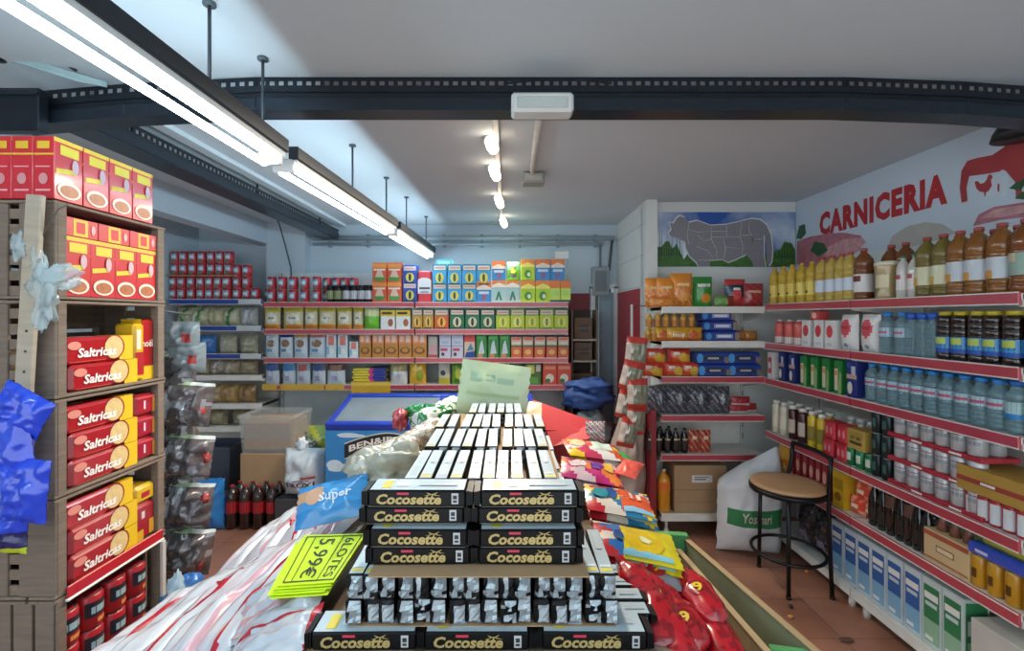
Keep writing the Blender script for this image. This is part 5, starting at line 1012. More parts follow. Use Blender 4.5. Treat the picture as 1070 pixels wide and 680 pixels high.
for i, (cx, cz, rx, rz) in enumerate([(-W/2+.08, .62, .07, .045), (-W/2+.42, .66, .08, .05), (-W/2+.2, zf-.07, .1, .018), (-W/2+.75, .6, .09, .05), (-W/2+1.1, .65, .1, .05)]):
    g = MB(); fel(g, cx, cz, rx, rz, cl_, .002); fel(g, cx+rx*.8, cz-rz*.4, rx*.7, rz*.7, cl_, .0026); fel(g, cx+.2*rx, cz-rz*.8, rx, rz*.5, cl_, .0032); obj('printed_cloud', g, cab)
g = MB(); g.add([(-W/2, -.0025, .1), (W/2, -.0025, .1), (W/2, -.0025, .36)]+[(W/2-W*i/16, -.0025, .36+.025*math.sin(i*1.3)) for i in range(1, 17)], [tuple(range(19))], mat('6a9a34', rough=.4, var=.4, scale=20)); obj('printed_meadow', g, cab)
sg = MB(); cs = -W/2+.55; n = 14
arc = lambda t, o: (cs+(t-.5)*.76, -.008, .835-.13*abs(t-.5)**1.6*2.2+o)
sg.add([arc(i/n, s_*.062) for i in range(n+1) for s_ in (-1, 1)], [(2*i, 2*i+2, 2*i+3, 2*i+1) for i in range(n)], mat('1c2026', rough=.4))
sg.add([(p[0], -.0072, p[2]) for p in [arc(i/n, s_*.072) for i in range(n+1) for s_ in (-1, 1)]], [(2*i, 2*i+2, 2*i+3, 2*i+1) for i in range(n)], mat('d8d4c8', rough=.4))
sg.text("BEN&JERRY'S", (0, 0, 0), (1, 0, 0), (0, 0, 1), .075, mat('e8e6de', rough=.4), .68, bold=.03, fn=lambda a, c_: Vector((lambda q_: (q_[0], -.0092, q_[2]))(arc(.5+a/.76, c_))))
o = obj('arched_sign', sg, cab); o['label'] = 'black arched sign with white lettering'
lid = MB(); sl = (zb_-zf)/D; Ml = Matrix.Translation((0, 0, zf)) @ Matrix.Rotation(math.atan(sl), 4, 'X'); DL = D/math.cos(math.atan(sl))
for x in (-W/2+.02, 0.03, W/2-.02): lid.box((x, DL/2, .0), (.05, DL, .055), rim, .008, Ml)
for y in (.025, DL-.025): lid.box((0, y, 0), (W+.01, .06, .07), rim, .01, Ml)
obj('lid_frame', lid, fz)
gl = MB(); gl.box((0, DL/2, .008), (W-.06, DL-.08, .008), mat('7f95a2', rough=.08, alpha=.8, coat=.8), 0, Ml); obj('glass_lid', gl, fz)
# tubs and boxes on the floor
ty = 4.22
k = MB(); dkp = mat('3c4654', rough=.35, name='dark_grey_plastic')
def tub(mbx, w_, d_, h_, m, t=.012, fl=.9, c=(0, 0, 0)):
    cx, cy, cz = c
    def ring(s, z, ww): return [(cx+sx*ww/2*s, cy+sy*d_/2*s*(ww/w_ if w_ else 1), cz+z) for sx, sy in ((-1, -1), (1, -1), (1, 1), (-1, 1))]
    r0, r1, r2, r3 = ring(fl, 0, w_), ring(1, h_, w_), ring(1-2*t/w_, h_, w_), ring(fl*(1-2*t/w_), t, w_)
    fs = [(3, 2, 1, 0)]+[(a+i, a+(i+1) % 4, a+4+(i+1) % 4, a+4+i) for a in (0, 4, 8) for i in range(4)]+[(12, 13, 14, 15)]
    mbx.add(r0+r1+r2+r3, fs, m); mbx.box((cx, cy-d_/2, cz+h_-.015), (w_*1.02, .012, .03), m, .003); mbx.box((cx-w_/2, cy, cz+h_-.015), (.012, d_, .03), m, .003); mbx.box((cx+w_/2, cy, cz+h_-.015), (.012, d_, .03), m, .003)
tub(k, .4, .36, .42, dkp); k.box((0, 0, .3), (.34, .28, .1), mat('1c1a20', rough=.5, var=.5, scale=30), .03)
TB = Kind('plastic_tub', 'tub', k); TB.put((PX(222, 4.55), 4.68, .25), 'dark grey plastic tub standing behind the blue bag')
mb = MB(); mb.box((0, 0, .125), (.5, .34, .25), CARD, .004); setp(obj('cardboard_box', mb, None, (PX(222, 4.55), 4.7, 0)), 'cardboard box hidden under the dark grey tub', 'cardboard box')
cx_b = PX(280, 4.4)
k = MB(); k.box((0, 0, .32), (.46, .4, .64), CARD, .005); decor(k, .46, .4, .64, 'f', [('r', 0, .48, 1, .5, mat('8a6c4c'))]); decor(k, .46, .4, .64, 'r', [('r', .45, .1, .55, .95, mat('b89a74'))])
setp(obj('cardboard_box', k, None, (cx_b-.02, 4.58, 0)), 'tall cardboard box behind the cola bottles', 'cardboard box')
k = MB(); tub(k, .52, .4, .36, mat('c8d0d0', rough=.12, alpha=.25, coat=.8)); TBc = Kind('clear_tub', 'tub', k); TBc.put((cx_b, 4.57, .641), 'clear plastic tub of brown goods on the tall cardboard box')
k = MB(); k.box((0, 0, .15), (.466, .356, .28), mat('a58a6e', rough=.8, var=.3, scale=30), .02); setp(obj('brown_goods', k, None, (cx_b, 4.57, .654)), 'brown dried goods filling the clear tub', 'dried goods', kind='stuff')
# white bag with print
wbm = mat('c8d4dc', rough=.25, coat=.5, var=.06)
bg_ = bag_mb(.36, .42, .3, lambda u, v: mat('c8d4dc', rough=.3, coat=.4), seed=301, wr=.35, nu=18, nv=18, crimp=.0, decals=[('r', .1, .38, .9, .4, mat('5a6270')), ('t', 'TROXI', .5, .3, .12, mat('3a2a30'), .75), ('r', .55, .42, .9, .47, mat('a8404a'))])
crumple((-.03, 0, .44), (.05, .04, .07), wbm, 12, .5, mb=bg_)
o = setp(obj('white_bag', bg_, None, (PX(319, 4.3), 4.3, .3)), 'knotted white plastic bag with dark lettering beside the freezer', 'plastic bag')
mb = MB(); mb.box((0, 0, .145), (.4, .34, .29), mat('3a3c40', rough=.6), .01); setp(obj('dark_crate', mb, None, (PX(318, 4.35), 4.36, 0)), 'low dark crate carrying the knotted white bag', 'crate')
gg = lambda u, v: mat('7a9a5a', rough=.3, coat=.5) if (u*3+v*4) % 1.5 > .6 else mat('b8b84a', rough=.3, coat=.5)
bag('green_sack', 'sack', .4, .5, .2, gg, seed=305, wr=.4).put((PX(328, 4.75), 4.85, .3), 'green and yellow sack behind the knotted white bag', .1)
mb = MB(); mb.box((0, 0, .15), (.45, .3, .3), CARD, .004); setp(obj('cardboard_box', mb, None, (PX(328, 4.75), 4.86, 0)), 'cardboard box under the green and yellow sack', 'cardboard box')
for i, (px, py) in enumerate([(314, 455), (322, 463), (316, 470)]):
    q = P(px, py, 4.72); bag('small_packet', 'packet', .2, .12, .06, lambda u, v: mat('a8b4b0', rough=.2, coat=.6) if (u*4+v*3) % 1 > .4 else mat('5a6a64', rough=.2, coat=.6), seed=310+i, wr=.6).put((q.x, q.y-.04*i, q.z-.05), ['upper', 'middle', 'lower'][i]+' grey-green packet leaning beside the clear tub', .3*i-.3, rot=(.3, 0, .3*i-.3))
bb = lambda u, v: mat('1f78c0', rough=.2, coat=.7, var=.25)
bag('blue_carrier_bag', 'plastic bag', .3, .46, .2, bb, seed=320, wr=.8, nu=16, nv=18, crimp=.02).put((PX(213, 4.18), 4.24, 0.002), 'bright blue plastic bag standing beside the cola bottles')
cola = mat('2a1512', rough=.1, coat=.6, var=.2, name='cola'); kcola = bottle('cola_bottle', 'cola bottle', .0545, .39, cola, mat('a02a34'), mat('a8202c', rough=.3), neck=.27, lab=(.38, .64), ribs=False, capr=.02, caph=.045, lab_arc=PI)
for j in range(3):
    for i in range(4): kcola.put((PX(238+i*14.2, 4.2)+.012*j, 4.27+j*.112, .001), f'cola bottle of the {["front","middle","back"][j]} row on the floor, {ORD[i]} from the blue bag')
# small table/tray under rolls is the display; alcove goods right of the back shelving
mb = MB(); sw = mat('7a6a5c', rough=.7); x0, x1 = .74, 1.0
for z in (1.1, 1.42, 1.66): mb.box(((x0+x1)/2, 5.42, z), (x1-x0, .3, .02), mat('b8b0a4', rough=.5))
mb.box((x0-.01, 5.42, 1.0), (.02, .32, 2.0), sw); mb.box((x1+.01, 5.42, 1.0), (.02, .32, 2.0), sw); mb.box(((x0+x1)/2, 5.57, 1.0), (x1-x0, .02, 2.0), mat('4a3e36', rough=.8)); mb.box(((x0+x1)/2, 5.265, 1.085), (x1-x0, .01, .05), mat('8a2a34')); mb.box(((x0+x1)/2, 5.42, .3), (x1-x0, .3, .02), sw)
setp(obj('storage_rack', mb), 'dim storage rack with brown boxes beside the doorway', 'rack')
for i, (z, h, w_) in enumerate([(1.111, .17, .22), (1.431, .2, .2), (1.671, .24, .2)]):
    q = carton('brown_box', 'box', w_, .24, h, mat('6e5a48', rough=.8), {'f': [('r', .3, .3, .8, .7, mat('3f352e')), ('r', .05, .48, .95, .52, mat('8a745c'))]}); q.put(((x0+x1)/2-.01, 5.42, z), ['brown box on the lower board of the dim storage rack', 'brown box on the middle board of the dim storage rack', 'brown box on the top board of the dim storage rack'][i])
den = mat('2a4a86', rough=.7, var=.4, scale=14)
mb = crumple((0, 0, .14), (.27, .2, .13), den, 21, .4); crumple((.02, -.02, .26), (.22, .16, .08), mat('34589a', rough=.7, var=.4, scale=14), 22, .5, mb=mb)
o = setp(obj('blue_clothes', mb), 'heap of folded blue clothes between the back shelving and the side wall', 'clothes'); o.location = (PX(616, 4.9), 4.98, .93)
mb = crumple((0, 0, .2), (.24, .18, .2), mat('8a969a', rough=.15, alpha=.7, coat=.8), 25, .45); o = setp(obj('clear_bag', mb), 'large clear plastic bag under the blue clothes', 'plastic bag'); o.location = (PX(618, 4.8), 4.9, .54)
mb = MB(); mb.box((0, 0, .27), (.5, .4, .54), CARD, .005); setp(obj('cardboard_box', mb, None, (PX(618, 4.8), 4.95, 0)), 'cardboard box under the large clear plastic bag', 'cardboard box')
beige = mat('a8968c', rough=.8, var=.15, scale=8, bump=.2, name='beige_cloth')
jk = bag_mb(.42, 1.15, .3, lambda u, v: beige, seed=330, wr=.6, nu=16, nv=22, crimp=.0, pinch=.1); 
for v in jk.v: v.x *= (1.15-.75*max(0, v.z/1.15)**1.5); v.x += .16*(v.z/1.15)**1.3
o = setp(obj('beige_sack', jk), 'tall beige sack slumped against the red side wall', 'sack'); o.location = (PX(648, 4.28), 4.33, .02)
# hanging chip bags at the wall end
st = MB(); hx = PX(660, 4.0); st.box((hx, 4.0, 1.5), (.02, .004, 1.05), mat('b8bcb8', rough=.3)); st.tube([(hx, 4.0, 2.0), (hx+.12, 4.2, 2.02), (1.345, 4.42, 2.02)], .005, mat('5a5a5a')); setp(obj('hanging_strip', st), 'hanging strip of red and clear snack bags at the end of the snack shelving', 'hanging strip')
cbm = lambda u, v: mat('b83a30', rough=.28, coat=.6) if (v > .8 or v < .16) else (mat('8a8c78', rough=.14, coat=.9, var=.4, scale=30) if u > .25 else mat('c8b8a8', rough=.2, coat=.8))
kcb = bag('snack_bag', 'snack bag', .17, .25, .08, cbm, seed=340, wr=.6, decals=[('r', .2, .45, .35, .7, mat('d8d8d0'))])
for i, (px, py, ry_) in enumerate([(663, 368, .1), (655, 392, .25), (664, 410, .0), (652, 422, .2), (662, 438, .1), (651, 450, .25)]):
    q = P(px, py, 3.95); kcb.put((q.x, q.y-.03*(i % 3), q.z-.12), f'red and clear snack bag hanging beside the snack shelving, {ORD[i]} from the top', 0, rot=(0, ry_, -.2+.1*i))
o = setp(obj('red_post', MB().box((0, 0, .55), (.05, .3, 1.1), mat('8a1f28', rough=.4), .004)), 'dark red post panel between the beige sack and the snack shelving', 'panel'); o.location = (1.285, 4.26, .002)
# white sack with green band
sk = bag_mb(.5, .86, .34, lambda u, v: mat('2f7a48', rough=.5) if (.3 < v < .48 and .08 < u < .92) else mat('d0d4d6', rough=.55), seed=350, wr=.16, nu=24, nv=30, crimp=.0, pinch=.02, decals=[('t', 'Yosmari', .5, .39, .09, mat('d8c8c0'), .45)])
for v in sk.v:
    t = v.z/.86
    v.z *= 1-.22*max(0, (.18-v.x)/.43)*max(0, t-.3)
    if t > .7: v.x = v.x*(1-.5*(t-.7)/.3)+.1*(t-.7)/.3; v.y *= 1-.5*(t-.7)/.3
o = setp(obj('white_sack', sk), 'white woven sack with green printed band on the floor behind the stool', 'sack'); o.location = (PX(783, 3.82), 3.84, .004); o.rotation_euler = (0, .02, -.1)
# debris on the floor
for i, (px, py, m_, lbl) in enumerate([(843, 597, 'd8803a', 'small orange scrap on the floor under the stool'), (826, 633, '24262a', 'small black scrap on the floor in front of the stool'), (826, 644, 'c88a4a', 'small tan scrap on the floor in front of the stool'), (884, 668, '5a4034', 'dark splinter on the floor beside the shelving')]):
    q = at(px, py, .012); mb = crumple((0, 0, 0), (.016, .012, .011), mat(m_, rough=.5), 60+i, .5, 12, 8)
    if i == 3: mb = crumple((0, 0, 0), (.045, .016, .006), mat(m_, rough=.6), 60, .4, 14, 8)
    o = setp(obj('floor_scrap', mb), lbl, 'scrap'); o.location = q

# ---------------------------------------------------------------- stool
stl = mat('16171a', rough=.35, metal=.4, name='black_tube_steel'); sw_ = mat('b8926a', rough=.45, var=.2, scale=4, stretch=(1, 8, 1), name='pale_wood')
sx, sy_, sz_ = PX(823, 3.38), 3.38, .70
s = bpy.data.objects.new('bar_stool', None); C.objects.link(s); s.location = (sx, sy_, 0); setp(s, 'black metal stool with round wooden seat and low curved back', 'stool')
t = MB(); t.lathe([(.0, sz_), (.2, sz_), (.235, sz_+.004), (.245, sz_+.014), (.24, sz_+.026), (.2, sz_+.03), (.0, sz_+.03)], sw_, 36, cap=False); obj('seat', t, s)
t = MB(); t.lathe([(.225, sz_-.03), (.25, sz_-.03), (.252, sz_), (.225, sz_)], stl, 36, cap=False); t.lathe([(.252, sz_-.001), (.225, sz_-.001)], stl, 36, cap=False); obj('seat_ring', t, s)
fl_ = at(793, 592, .0); fr_ = at(824, 626, .0); br_ = at(872, 619, .0); bl_ = at(838, 590, .0)
R2 = math.radians
legs = [(math.radians(200), .23), (math.radians(280), .235), (math.radians(-15), .24), (math.radians(85), .24)]
tops = []
for i, ft in enumerate((fl_, fr_, br_, bl_)):
    dirv = Vector((ft.x-sx, ft.y-sy_, 0)); foot = Vector((min(dirv.x, .185), dirv.y-(.06 if i == 2 else 0), .0)); dn = dirv.normalized()
    if i == 3: foot = Vector((.135, .22, 0)); dn = foot.normalized()
    if i == 2: foot = Vector((.19, -.19, 0)); dn = Vector((.17, -.19, 0)).normalized()
    top = Vector((dn.x*.225, dn.y*.225, sz_-.015)); tops.append((dn, top, foot))
    l = MB()
    if i in (0, 1): l.tube([top, top*.5+foot*.5+Vector((0, 0, .001)), foot], .014, stl, 10)
    else:
        up = Vector((dn.x*.25, dn.y*.25, 1.0)); l.tube([Vector((.175, dn.y*.27, .955)), Vector((.17, dn.y*.265, .85)), Vector((dn.x*.25, dn.y*.25, sz_)), Vector((dn.x*.255, dn.y*.255, .45)), foot], .014, stl, 10)
    l.lathe([(.016, 0), (.016, .02)], mat('0c0c0e', rough=.6), 10, foot); obj('leg', l, s)
rg = MB(); rg.tube([(.235*math.cos(2*PI*i/32), .235*math.sin(2*PI*i/32), .24) for i in range(32)], .012, stl, 8, closed=True); obj('foot_ring', rg, s)
b_ = MB(); ya, yb = tops[2][0].y*.27, tops[3][0].y*.27
b_.tube([(.175+.03*math.sin(PI*i/14), ya+(yb-ya)*i/14, .955) for i in range(15)], .015, stl, 10); obj('top_rail', b_, s)
# ================================================================ CENTRAL DISPLAY
dt = bpy.data.objects.new('display_table', None); C.objects.link(dt); setp(dt, 'wooden display table with sloping sides under the wafer packs', 'display table')
Z0 = CH-.795                                        # flat middle
m = MB(); m.box((-.02, 1.85, Z0-.015), (.86, 1.7, .03), WOODH, .004); obj('table_top', m, dt)
for nm_, pts in (('sloping_board', [(-.44, 1.03, Z0-.01), (-1.36, 1.28, .71), (-1.25, 2.75, .71), (-.44, 2.7, Z0-.01)]), ('sloping_board', [(.41, 1.0, Z0-.02), (.41, 2.6, Z0-.02), (.66, 2.2, .86), (.74, 1.05, .86)])):
    m = MB(); m.add([Vector(p) for p in pts]+[Vector(p)-Vector((0, 0, .02)) for p in pts], [(0, 1, 2, 3), (7, 6, 5, 4), (0, 4, 5, 1), (1, 5, 6, 2), (2, 6, 7, 3), (3, 7, 4, 0)], WOODH); obj(nm_, m, dt)
m = MB(); m.box((-.02, 1.04, Z0/2-.02), (.84, .03, Z0-.04), WOOD); obj('front_panel', m, dt)
for x, y in ((-1.27, 1.45), (-1.2, 2.65), (.6, 1.2), (.55, 2.1), (-.4, 2.6), (.35, 2.6)):
    m = MB(); m.box((x, y, .33), (.05, .05, .66), WOOD, .004); obj('leg', m, dt)
# trough on the aisle side
green = mat('4f9a5c', rough=.55, var=.25, scale=6, name='worn_green_paint'); brd = mat('9a8464', rough=.75, var=.3, scale=5, stretch=(1, 6, 1), bump=.2, name='pale_plank')
tg = bpy.data.objects.new('wooden_trough', None); C.objects.link(tg); setp(tg, 'long green-edged wooden trough along the aisle side of the display', 'trough')
A, B = at(716, 563, .92), at(880, 705, .92)         # outer rim
A2, B2 = at(727, 600, .955), at(822, 705, .955)     # inner plank
def plank(name, p, q, z0, z1, th, mt, rimm=None):
    d_ = (q-p); L = Vector((d_.x, d_.y, 0)).length; ang = math.atan2(d_.y, d_.x); M = Matrix.Translation((p.x, p.y, 0)) @ Matrix.Rotation(ang, 4, 'Z')
    m = MB(); m.box((L/2, 0, (z0+z1)/2), (L, th, z1-z0), mt, .003, M)
    if rimm: m.box((L/2, 0, z1+.004), (L, th+.006, .008), rimm, .002, M)
    return obj(name, m, tg)
plank('outer_plank', A, B, .5, .92, .018, mat('7c8268', rough=.7, var=.4, scale=5, name='green_stained_plank'), mat('a08a66', rough=.7))
plank('inner_plank', A2+Vector((0, .18, 0)), B2, .5, .955, .016, brd, mat('b09a74', rough=.7))
plank('end_plank', A+Vector((.01, .0, 0)), Vector((A2.x-.06, A.y+.02, 0)), .5, .935, .03, green, green)
plank('end_plank', at(800, 664, .9)+Vector((-.02, -.06, 0)), at(850, 672, .9)+Vector((.02, -.06, 0)), .5, .90, .02, green, green)
q0 = (A+A2)/2; q1 = (B+B2)/2; m = MB(); m.add([(A2.x-.02, A.y, .55), (A.x, A.y, .55), (B.x, B.y, .55), (B2.x, B2.y, .55)], [(0, 1, 2, 3)], mat('5a4c3c', rough=.8)); obj('trough_bottom', m, tg)
for p in (A, B): 
    m = MB(); m.box((p.x-.04, p.y-.03 if p is A else p.y+.05, .25), (.05, .05, .5), WOOD, .003); obj('leg', m, tg)
# cardboard risers
def sheet(lo, hi, label, mt=CARD, name='cardboard_sheet'):
    lo, hi = Vector(lo), Vector(hi); m = MB(); m.box((0, 0, (hi.z-lo.z)/2), hi-lo, mt, .002); o = obj(name, m); o.location = ((lo.x+hi.x)/2, (lo.y+hi.y)/2, lo.z); return setp(o, label, 'cardboard')
L0, L1, L2, L3 = CH-.742, CH-.6245, CH-.53, CH-.442
sheet((-.36, 1.16, Z0+.001), (.25, 2.5, L0-.003), 'lowest brown cardboard layer under the upright wafer packs')
sheet((-.38, 1.125, L0-.002), (.262, 2.45, L0+.0005), 'thin cardboard sheet between the lowest packs and the upright packs')
sheet((-.345, 1.39, L0+.002), (.19, 2.46, L1-.003), 'brown cardboard core behind the upright wafer packs')
sheet((-.335, 1.122, L1-.0), (.198, 1.5, L1+.003), 'brown cardboard sheet lying on the upright wafer packs')
sheet((-.29, 1.3, L1+.004), (.165, 2.46, L3-.064), 'brown cardboard carton carrying the top wafer packs')
# wafer packs
bkf = mat('070709', rough=.45, coat=.12, var=.3, name='black_wafer_film'); slv = mat('b3c6cf', rough=.3, var=.06, name='silver_film'); bkf.node_tree.nodes['Principled BSDF'].inputs['Specular IOR Level'].default_value = .2
gold = mat('b7a268', rough=.35, metal=.2, name='pale_gold_print'); slv2 = mat('98a1a6', rough=.25, metal=.3, var=.5, scale=60, name='crumpled_foil')
yel = mat('d8c838'); rl = mat('c03048')
def wafer_front(w_, d_, h_):
    k = ('wf', w_, d_, h_)
    if k in CK: return CK[k]
    mb = MB(); mb.box((0, 0, h_/2), (w_, d_, h_), bkf, .005)
    hw, hh = .5, h_
    decor(mb, w_, d_, h_, 'f', [('t', 'Cocosette', .42, .47, .62, gold, .66, .18, .035), ('r', .3, .74, .42, .88, rl), ('r', .855, .2, .925, .85, mat('b4b8ba')), ('r', .87, .3, .91, .42, mat('2a2a2c')), ('r', .87, .5, .91, .72, mat('2a2a2c')), ('r', .02, .05, .98, .075, mat('7a7464')),
        ('p', [(.655, .5), (.665, .5), (.668, .82), (.655, .82)], gold), ('p', [(.66, .8), (.72, .95), (.69, .8)], gold), ('p', [(.66, .8), (.6, .93), (.63, .78)], gold), ('p', [(.66, .82), (.75, .72), (.69, .74)], gold), ('p', [(.66, .82), (.57, .72), (.62, .74)], gold)], lift=.0005)
    decor(mb, w_, d_, h_, 't', [('r', .02, .04, .98, .96, slv), ('r', .12, .15, .22, .8, yel), ('r', .26, .3, .4, .7, mat('d8e2e6')), ('r', .5, .35, .9, .6, mat('a6b8c0'))])
    for s_ in (-1, 1):                               # crimped ends
        for i in range(5): mb.box((s_*(w_/2+.003+i*.003), (.0015 if i % 2 else -.0015), h_/2), (.0034, d_*.9, h_*(.9-.03*i)), bkf)
    CK[k] = Kind('wafer_pack', 'wafer pack', mb); return CK[k]
def wafer_long(w_, l_, h_, var=0):
    k = ('wl', w_, l_, h_, var)
    if k in CK: return CK[k]
    mb = MB(); mb.box((0, 0, h_/2), (w_, l_, h_), bkf, .004)
    decor(mb, w_, l_, h_, 't', [('r', .06, .03, .94, .97, slv)]+([('r', .12, .06, .88, .12, yel), ('r', .15, .14, .85, .18, mat('d8e2e6'))] if var % 2 else [('r', .2, .1, .8, .4, mat('a9bac2'))])+[('r', .3, .5, .7, .9, mat('aebfc7'))])
    rnd = random.Random(var*7+int(h_*1e4)); nx, nz_ = 4, 6; vs_ = []
    for j in range(nz_+1):
        for i in range(nx+1):
            ed = i in (0, nx) or j in (0, nz_)
            vs_.append((w_*(i/nx-.5)*.98+(0 if ed else rnd.uniform(-.003, .003)), -l_/2-(.001 if ed else rnd.uniform(.002, .014)), h_*(.03+.94*j/nz_)))
    p_ = [.6, .55, .25, .8, .45][var % 5]
    mcol = [[bkf]+[slv2 if rnd.random() < .8 else slv for _ in range(nx-1)] if rnd.random() < p_ else [bkf if rnd.random() < .7 else slv2 for _ in range(nx)] for _ in range(nz_)]
    if var % 5 == 2: mcol = [[bkf, slv2, bkf, bkf] for _ in range(nz_)]
    mb.add(vs_, [(j*(nx+1)+i, j*(nx+1)+i+1, (j+1)*(nx+1)+i+1, (j+1)*(nx+1)+i) for j in range(nz_) for i in range(nx)], [mcol[j][i] for j in range(nz_) for i in range(nx)], False)
    CK[k] = Kind('wafer_pack', 'wafer pack', mb); return CK[k]
kfz = wafer_front(.248, .085, .044)
for i, px in enumerate([379, 498, 622]): kfz.put((PX(px, 1.1), 1.105+.0425, L0-.0455), f'black wafer pack with gold lettering in the lowest front row, {["nearest the striped bags","in the middle","nearest the red bags"][i]}', [.01, 0, -.01][i])
k2 = wafer_front(.246, .085, .0445); k3 = wafer_front(.25, .085, .0425)
for i, (px, Y, z, dxs, kk, rw_) in enumerate([(438, 1.172, L1+.0035, (.004, -.002), k2, 'lower'), (551, 1.172, L1+.0035, (0, .003), k2, 'lower'), (433, 1.19, L2+.0045, (0, .006), k3, 'upper'), (552, 1.19, L2+.0045, (-.003, .003), k3, 'upper')]):
    for t_ in range(2):
        kk.put((PX(px, Y)+dxs[t_], Y+.0425, z+t_*(.0448 if rw_ == 'lower' else .0427)), f'black wafer pack with gold lettering, {["bottom","top"][t_]} of the {rw_} pair, {["bag side","candy side"][i%2]} of the pile', .008*(-1)**(i+t_))
# upright ends
for t_ in range(2):
    for i in range(16):
        kk = wafer_long(.0375, .25, .0575, (i*7+t_*3+i*i) % 10)
        kk.put((PX(369, 1.13)+.0412*i, 1.128+.128+.003*((i*5+t_) % 3), L0+.002+t_*.0582), f'wafer pack with foil end facing out, {["lower","upper"][t_]} row, {ORD[i]} from the yellow sign', .03*math.sin(i*2.3+t_))
# top rows
def toprow(Y0, L_, pxs, rown, ph=.0605, z=None, Yp=None):
    kk = [wafer_long(.0365, L_, ph, 0), wafer_long(.0365, L_, ph, 1)]
    for i, px in enumerate(pxs):
        x = PX(px, Yp or Y0); kk[i % 2 if rown == 'front' else (i % 3 == 0)].put((x, Y0+L_/2+.002*(i % 2), (z or L3-.0635)), f'silver-topped wafer pack of the {rown} row on the pile, {ORD[i]} from the bag side', .012*math.sin(i*1.7))
toprow(1.285, .285, [429.5, 444, 461, 477, 495, 510, 525, 541, 559.5, 575], 'front', Yp=1.3)
toprow(1.605, .265, [449, 461.5, 475.5, 488, 501, 514, 530.5, 543, 554.5, 567.5], 'second')
toprow(1.895, .255, [458.5, 470.5, 486, 497, 507, 518, 532, 543, 553.5, 565], 'third')
toprow(2.18, .24, [493.5, 502.5, 513.5, 523, 532.5, 541.5], 'back')
for i, (x, Y0) in enumerate([(.2, 1.31), (.2, 1.6), (.2, 1.9), (.205, 2.18)]):
    wafer_long(.037, .275, .06, 1).put((x+.012, Y0+.138, L0+.002+.0), f'lower silver-topped pack along the candy side, {ORD[i]} from the front', 0); 
    wafer_long(.037, .27, .06, 0).put((x-.004, Y0+.14, L0+.0625), f'upper silver-topped pack along the candy side, {ORD[i]} from the front', 0)
for i in range(4): wafer_front(.12, .05, .05).put((.3, 1.2+i*.062, L0-.052+.0), f'short black and silver pack beside the upright ends, {ORD[i]} from the front', 0)
# pale green bag at the back of the pile
pg = lambda u, v: mat('b9cba4', rough=.35, coat=.4, var=.12)
gbm = bag_mb(.37, .3, .03, pg, seed=400, wr=1.0, nu=20, nv=14, decals=[('r', .12, .62, .3, .82, mat('9ab89a')), ('r', .36, .66, .5, .78, mat('8fae92')), ('r', .54, .64, .8, .74, mat('9ab89a')), ('r', .1, .4, .9, .46, mat('a8c090'))])
o = setp(obj('green_bag', gbm, None, (PX(512, 2.52), 2.47, L3-.1)), 'pale green printed bag propped at the back of the wafer pile', 'bag'); o.rotation_euler = (-.15, .13, 0)
# opened red carton behind the pile
rc = bpy.data.objects.new('red_carton', None); C.objects.link(rc); rc.location = (.26, 2.5, Z0-.02); setp(rc, 'opened red carton with tilted lid behind the wafer pile', 'carton')
rm = mat('c83a40', rough=.4, var=.08, name='red_card'); m = MB(); m.box((.0, .1, .11), (.3, .24, .22), rm, .003); obj('carton_body', m, rc)
m = MB(); a0, b0, c0, d0 = [P(*p)-rc.location for p in ((556, 417, 2.62), (619, 440, 2.5), (616, 458, 2.42), (578, 466, 2.42))]
m.add([a0, b0, c0, d0]+[p+Vector((0, .006, -.006)) for p in (a0, b0, c0, d0)], [(3, 2, 1, 0), (4, 5, 6, 7), (0, 1, 5, 4), (1, 2, 6, 5), (2, 3, 7, 6), (3, 0, 4, 7)], rm); obj('carton_lid', m, rc)
m = MB(); a0, b0, c0, d0 = [P(*p)-rc.location for p in ((553, 419, 2.55), (566, 421, 2.52), (566, 437, 2.44), (549, 434, 2.44))]
m.add([a0, b0, c0, d0]+[p+Vector((0, .004, -.004)) for p in (a0, b0, c0, d0)], [(3, 2, 1, 0), (4, 5, 6, 7), (0, 1, 5, 4), (1, 2, 6, 5), (2, 3, 7, 6), (3, 0, 4, 7)], mat('d8c8a0', rough=.6)); o = obj('carton_flap', m, rc); o['label'] = 'cream inner flap'
pk = bag_mb(.1, .11, .04, lambda u, v: mat('c8c4c0', rough=.2, coat=.6) if (u*4+v*5) % 1 > .4 else mat('a85a58', rough=.2, coat=.6), seed=405, wr=.9); o = setp(obj('small_packet', pk, None, P(622, 462, 2.45)), 'small crumpled white and red packet beside the red carton', 'packet')

# ---- left side: long striped sleeves
wsl = mat('c0c7cf', rough=.22, coat=.7, var=.1, scale=14, name='white_sleeve_film'); rsl = mat('b02030', rough=.25, coat=.6, name='red_sleeve_print'); psl = mat('c49aa4', rough=.22, coat=.7, var=.15)
def sl_fm(sd):
    rnd = random.Random(sd); s0 = rnd.uniform(.55, .85); e = rnd.random()
    def f(u, v):
        wv = s0+.025*math.sin(v*5+sd)
        if abs(u-wv) < (.055 if e < .45 else .09): return rsl if e < .45 else (psl if e < .75 else wsl)
        if v > .93 and e > .3: return rsl
        if v < .05: return mat('c8b8bc', rough=.22, coat=.7)
        if abs(u-wv+.35) < .05: return mat('c4bcc6', rough=.22, coat=.7, var=.2)
        return wsl
    return f
def slope_z(x, y):                                  # top of the left sloping board
    t = min(1, max(0, (x+.44)/(-.86))); return Z0-.01+(.71-Z0+.01)*t
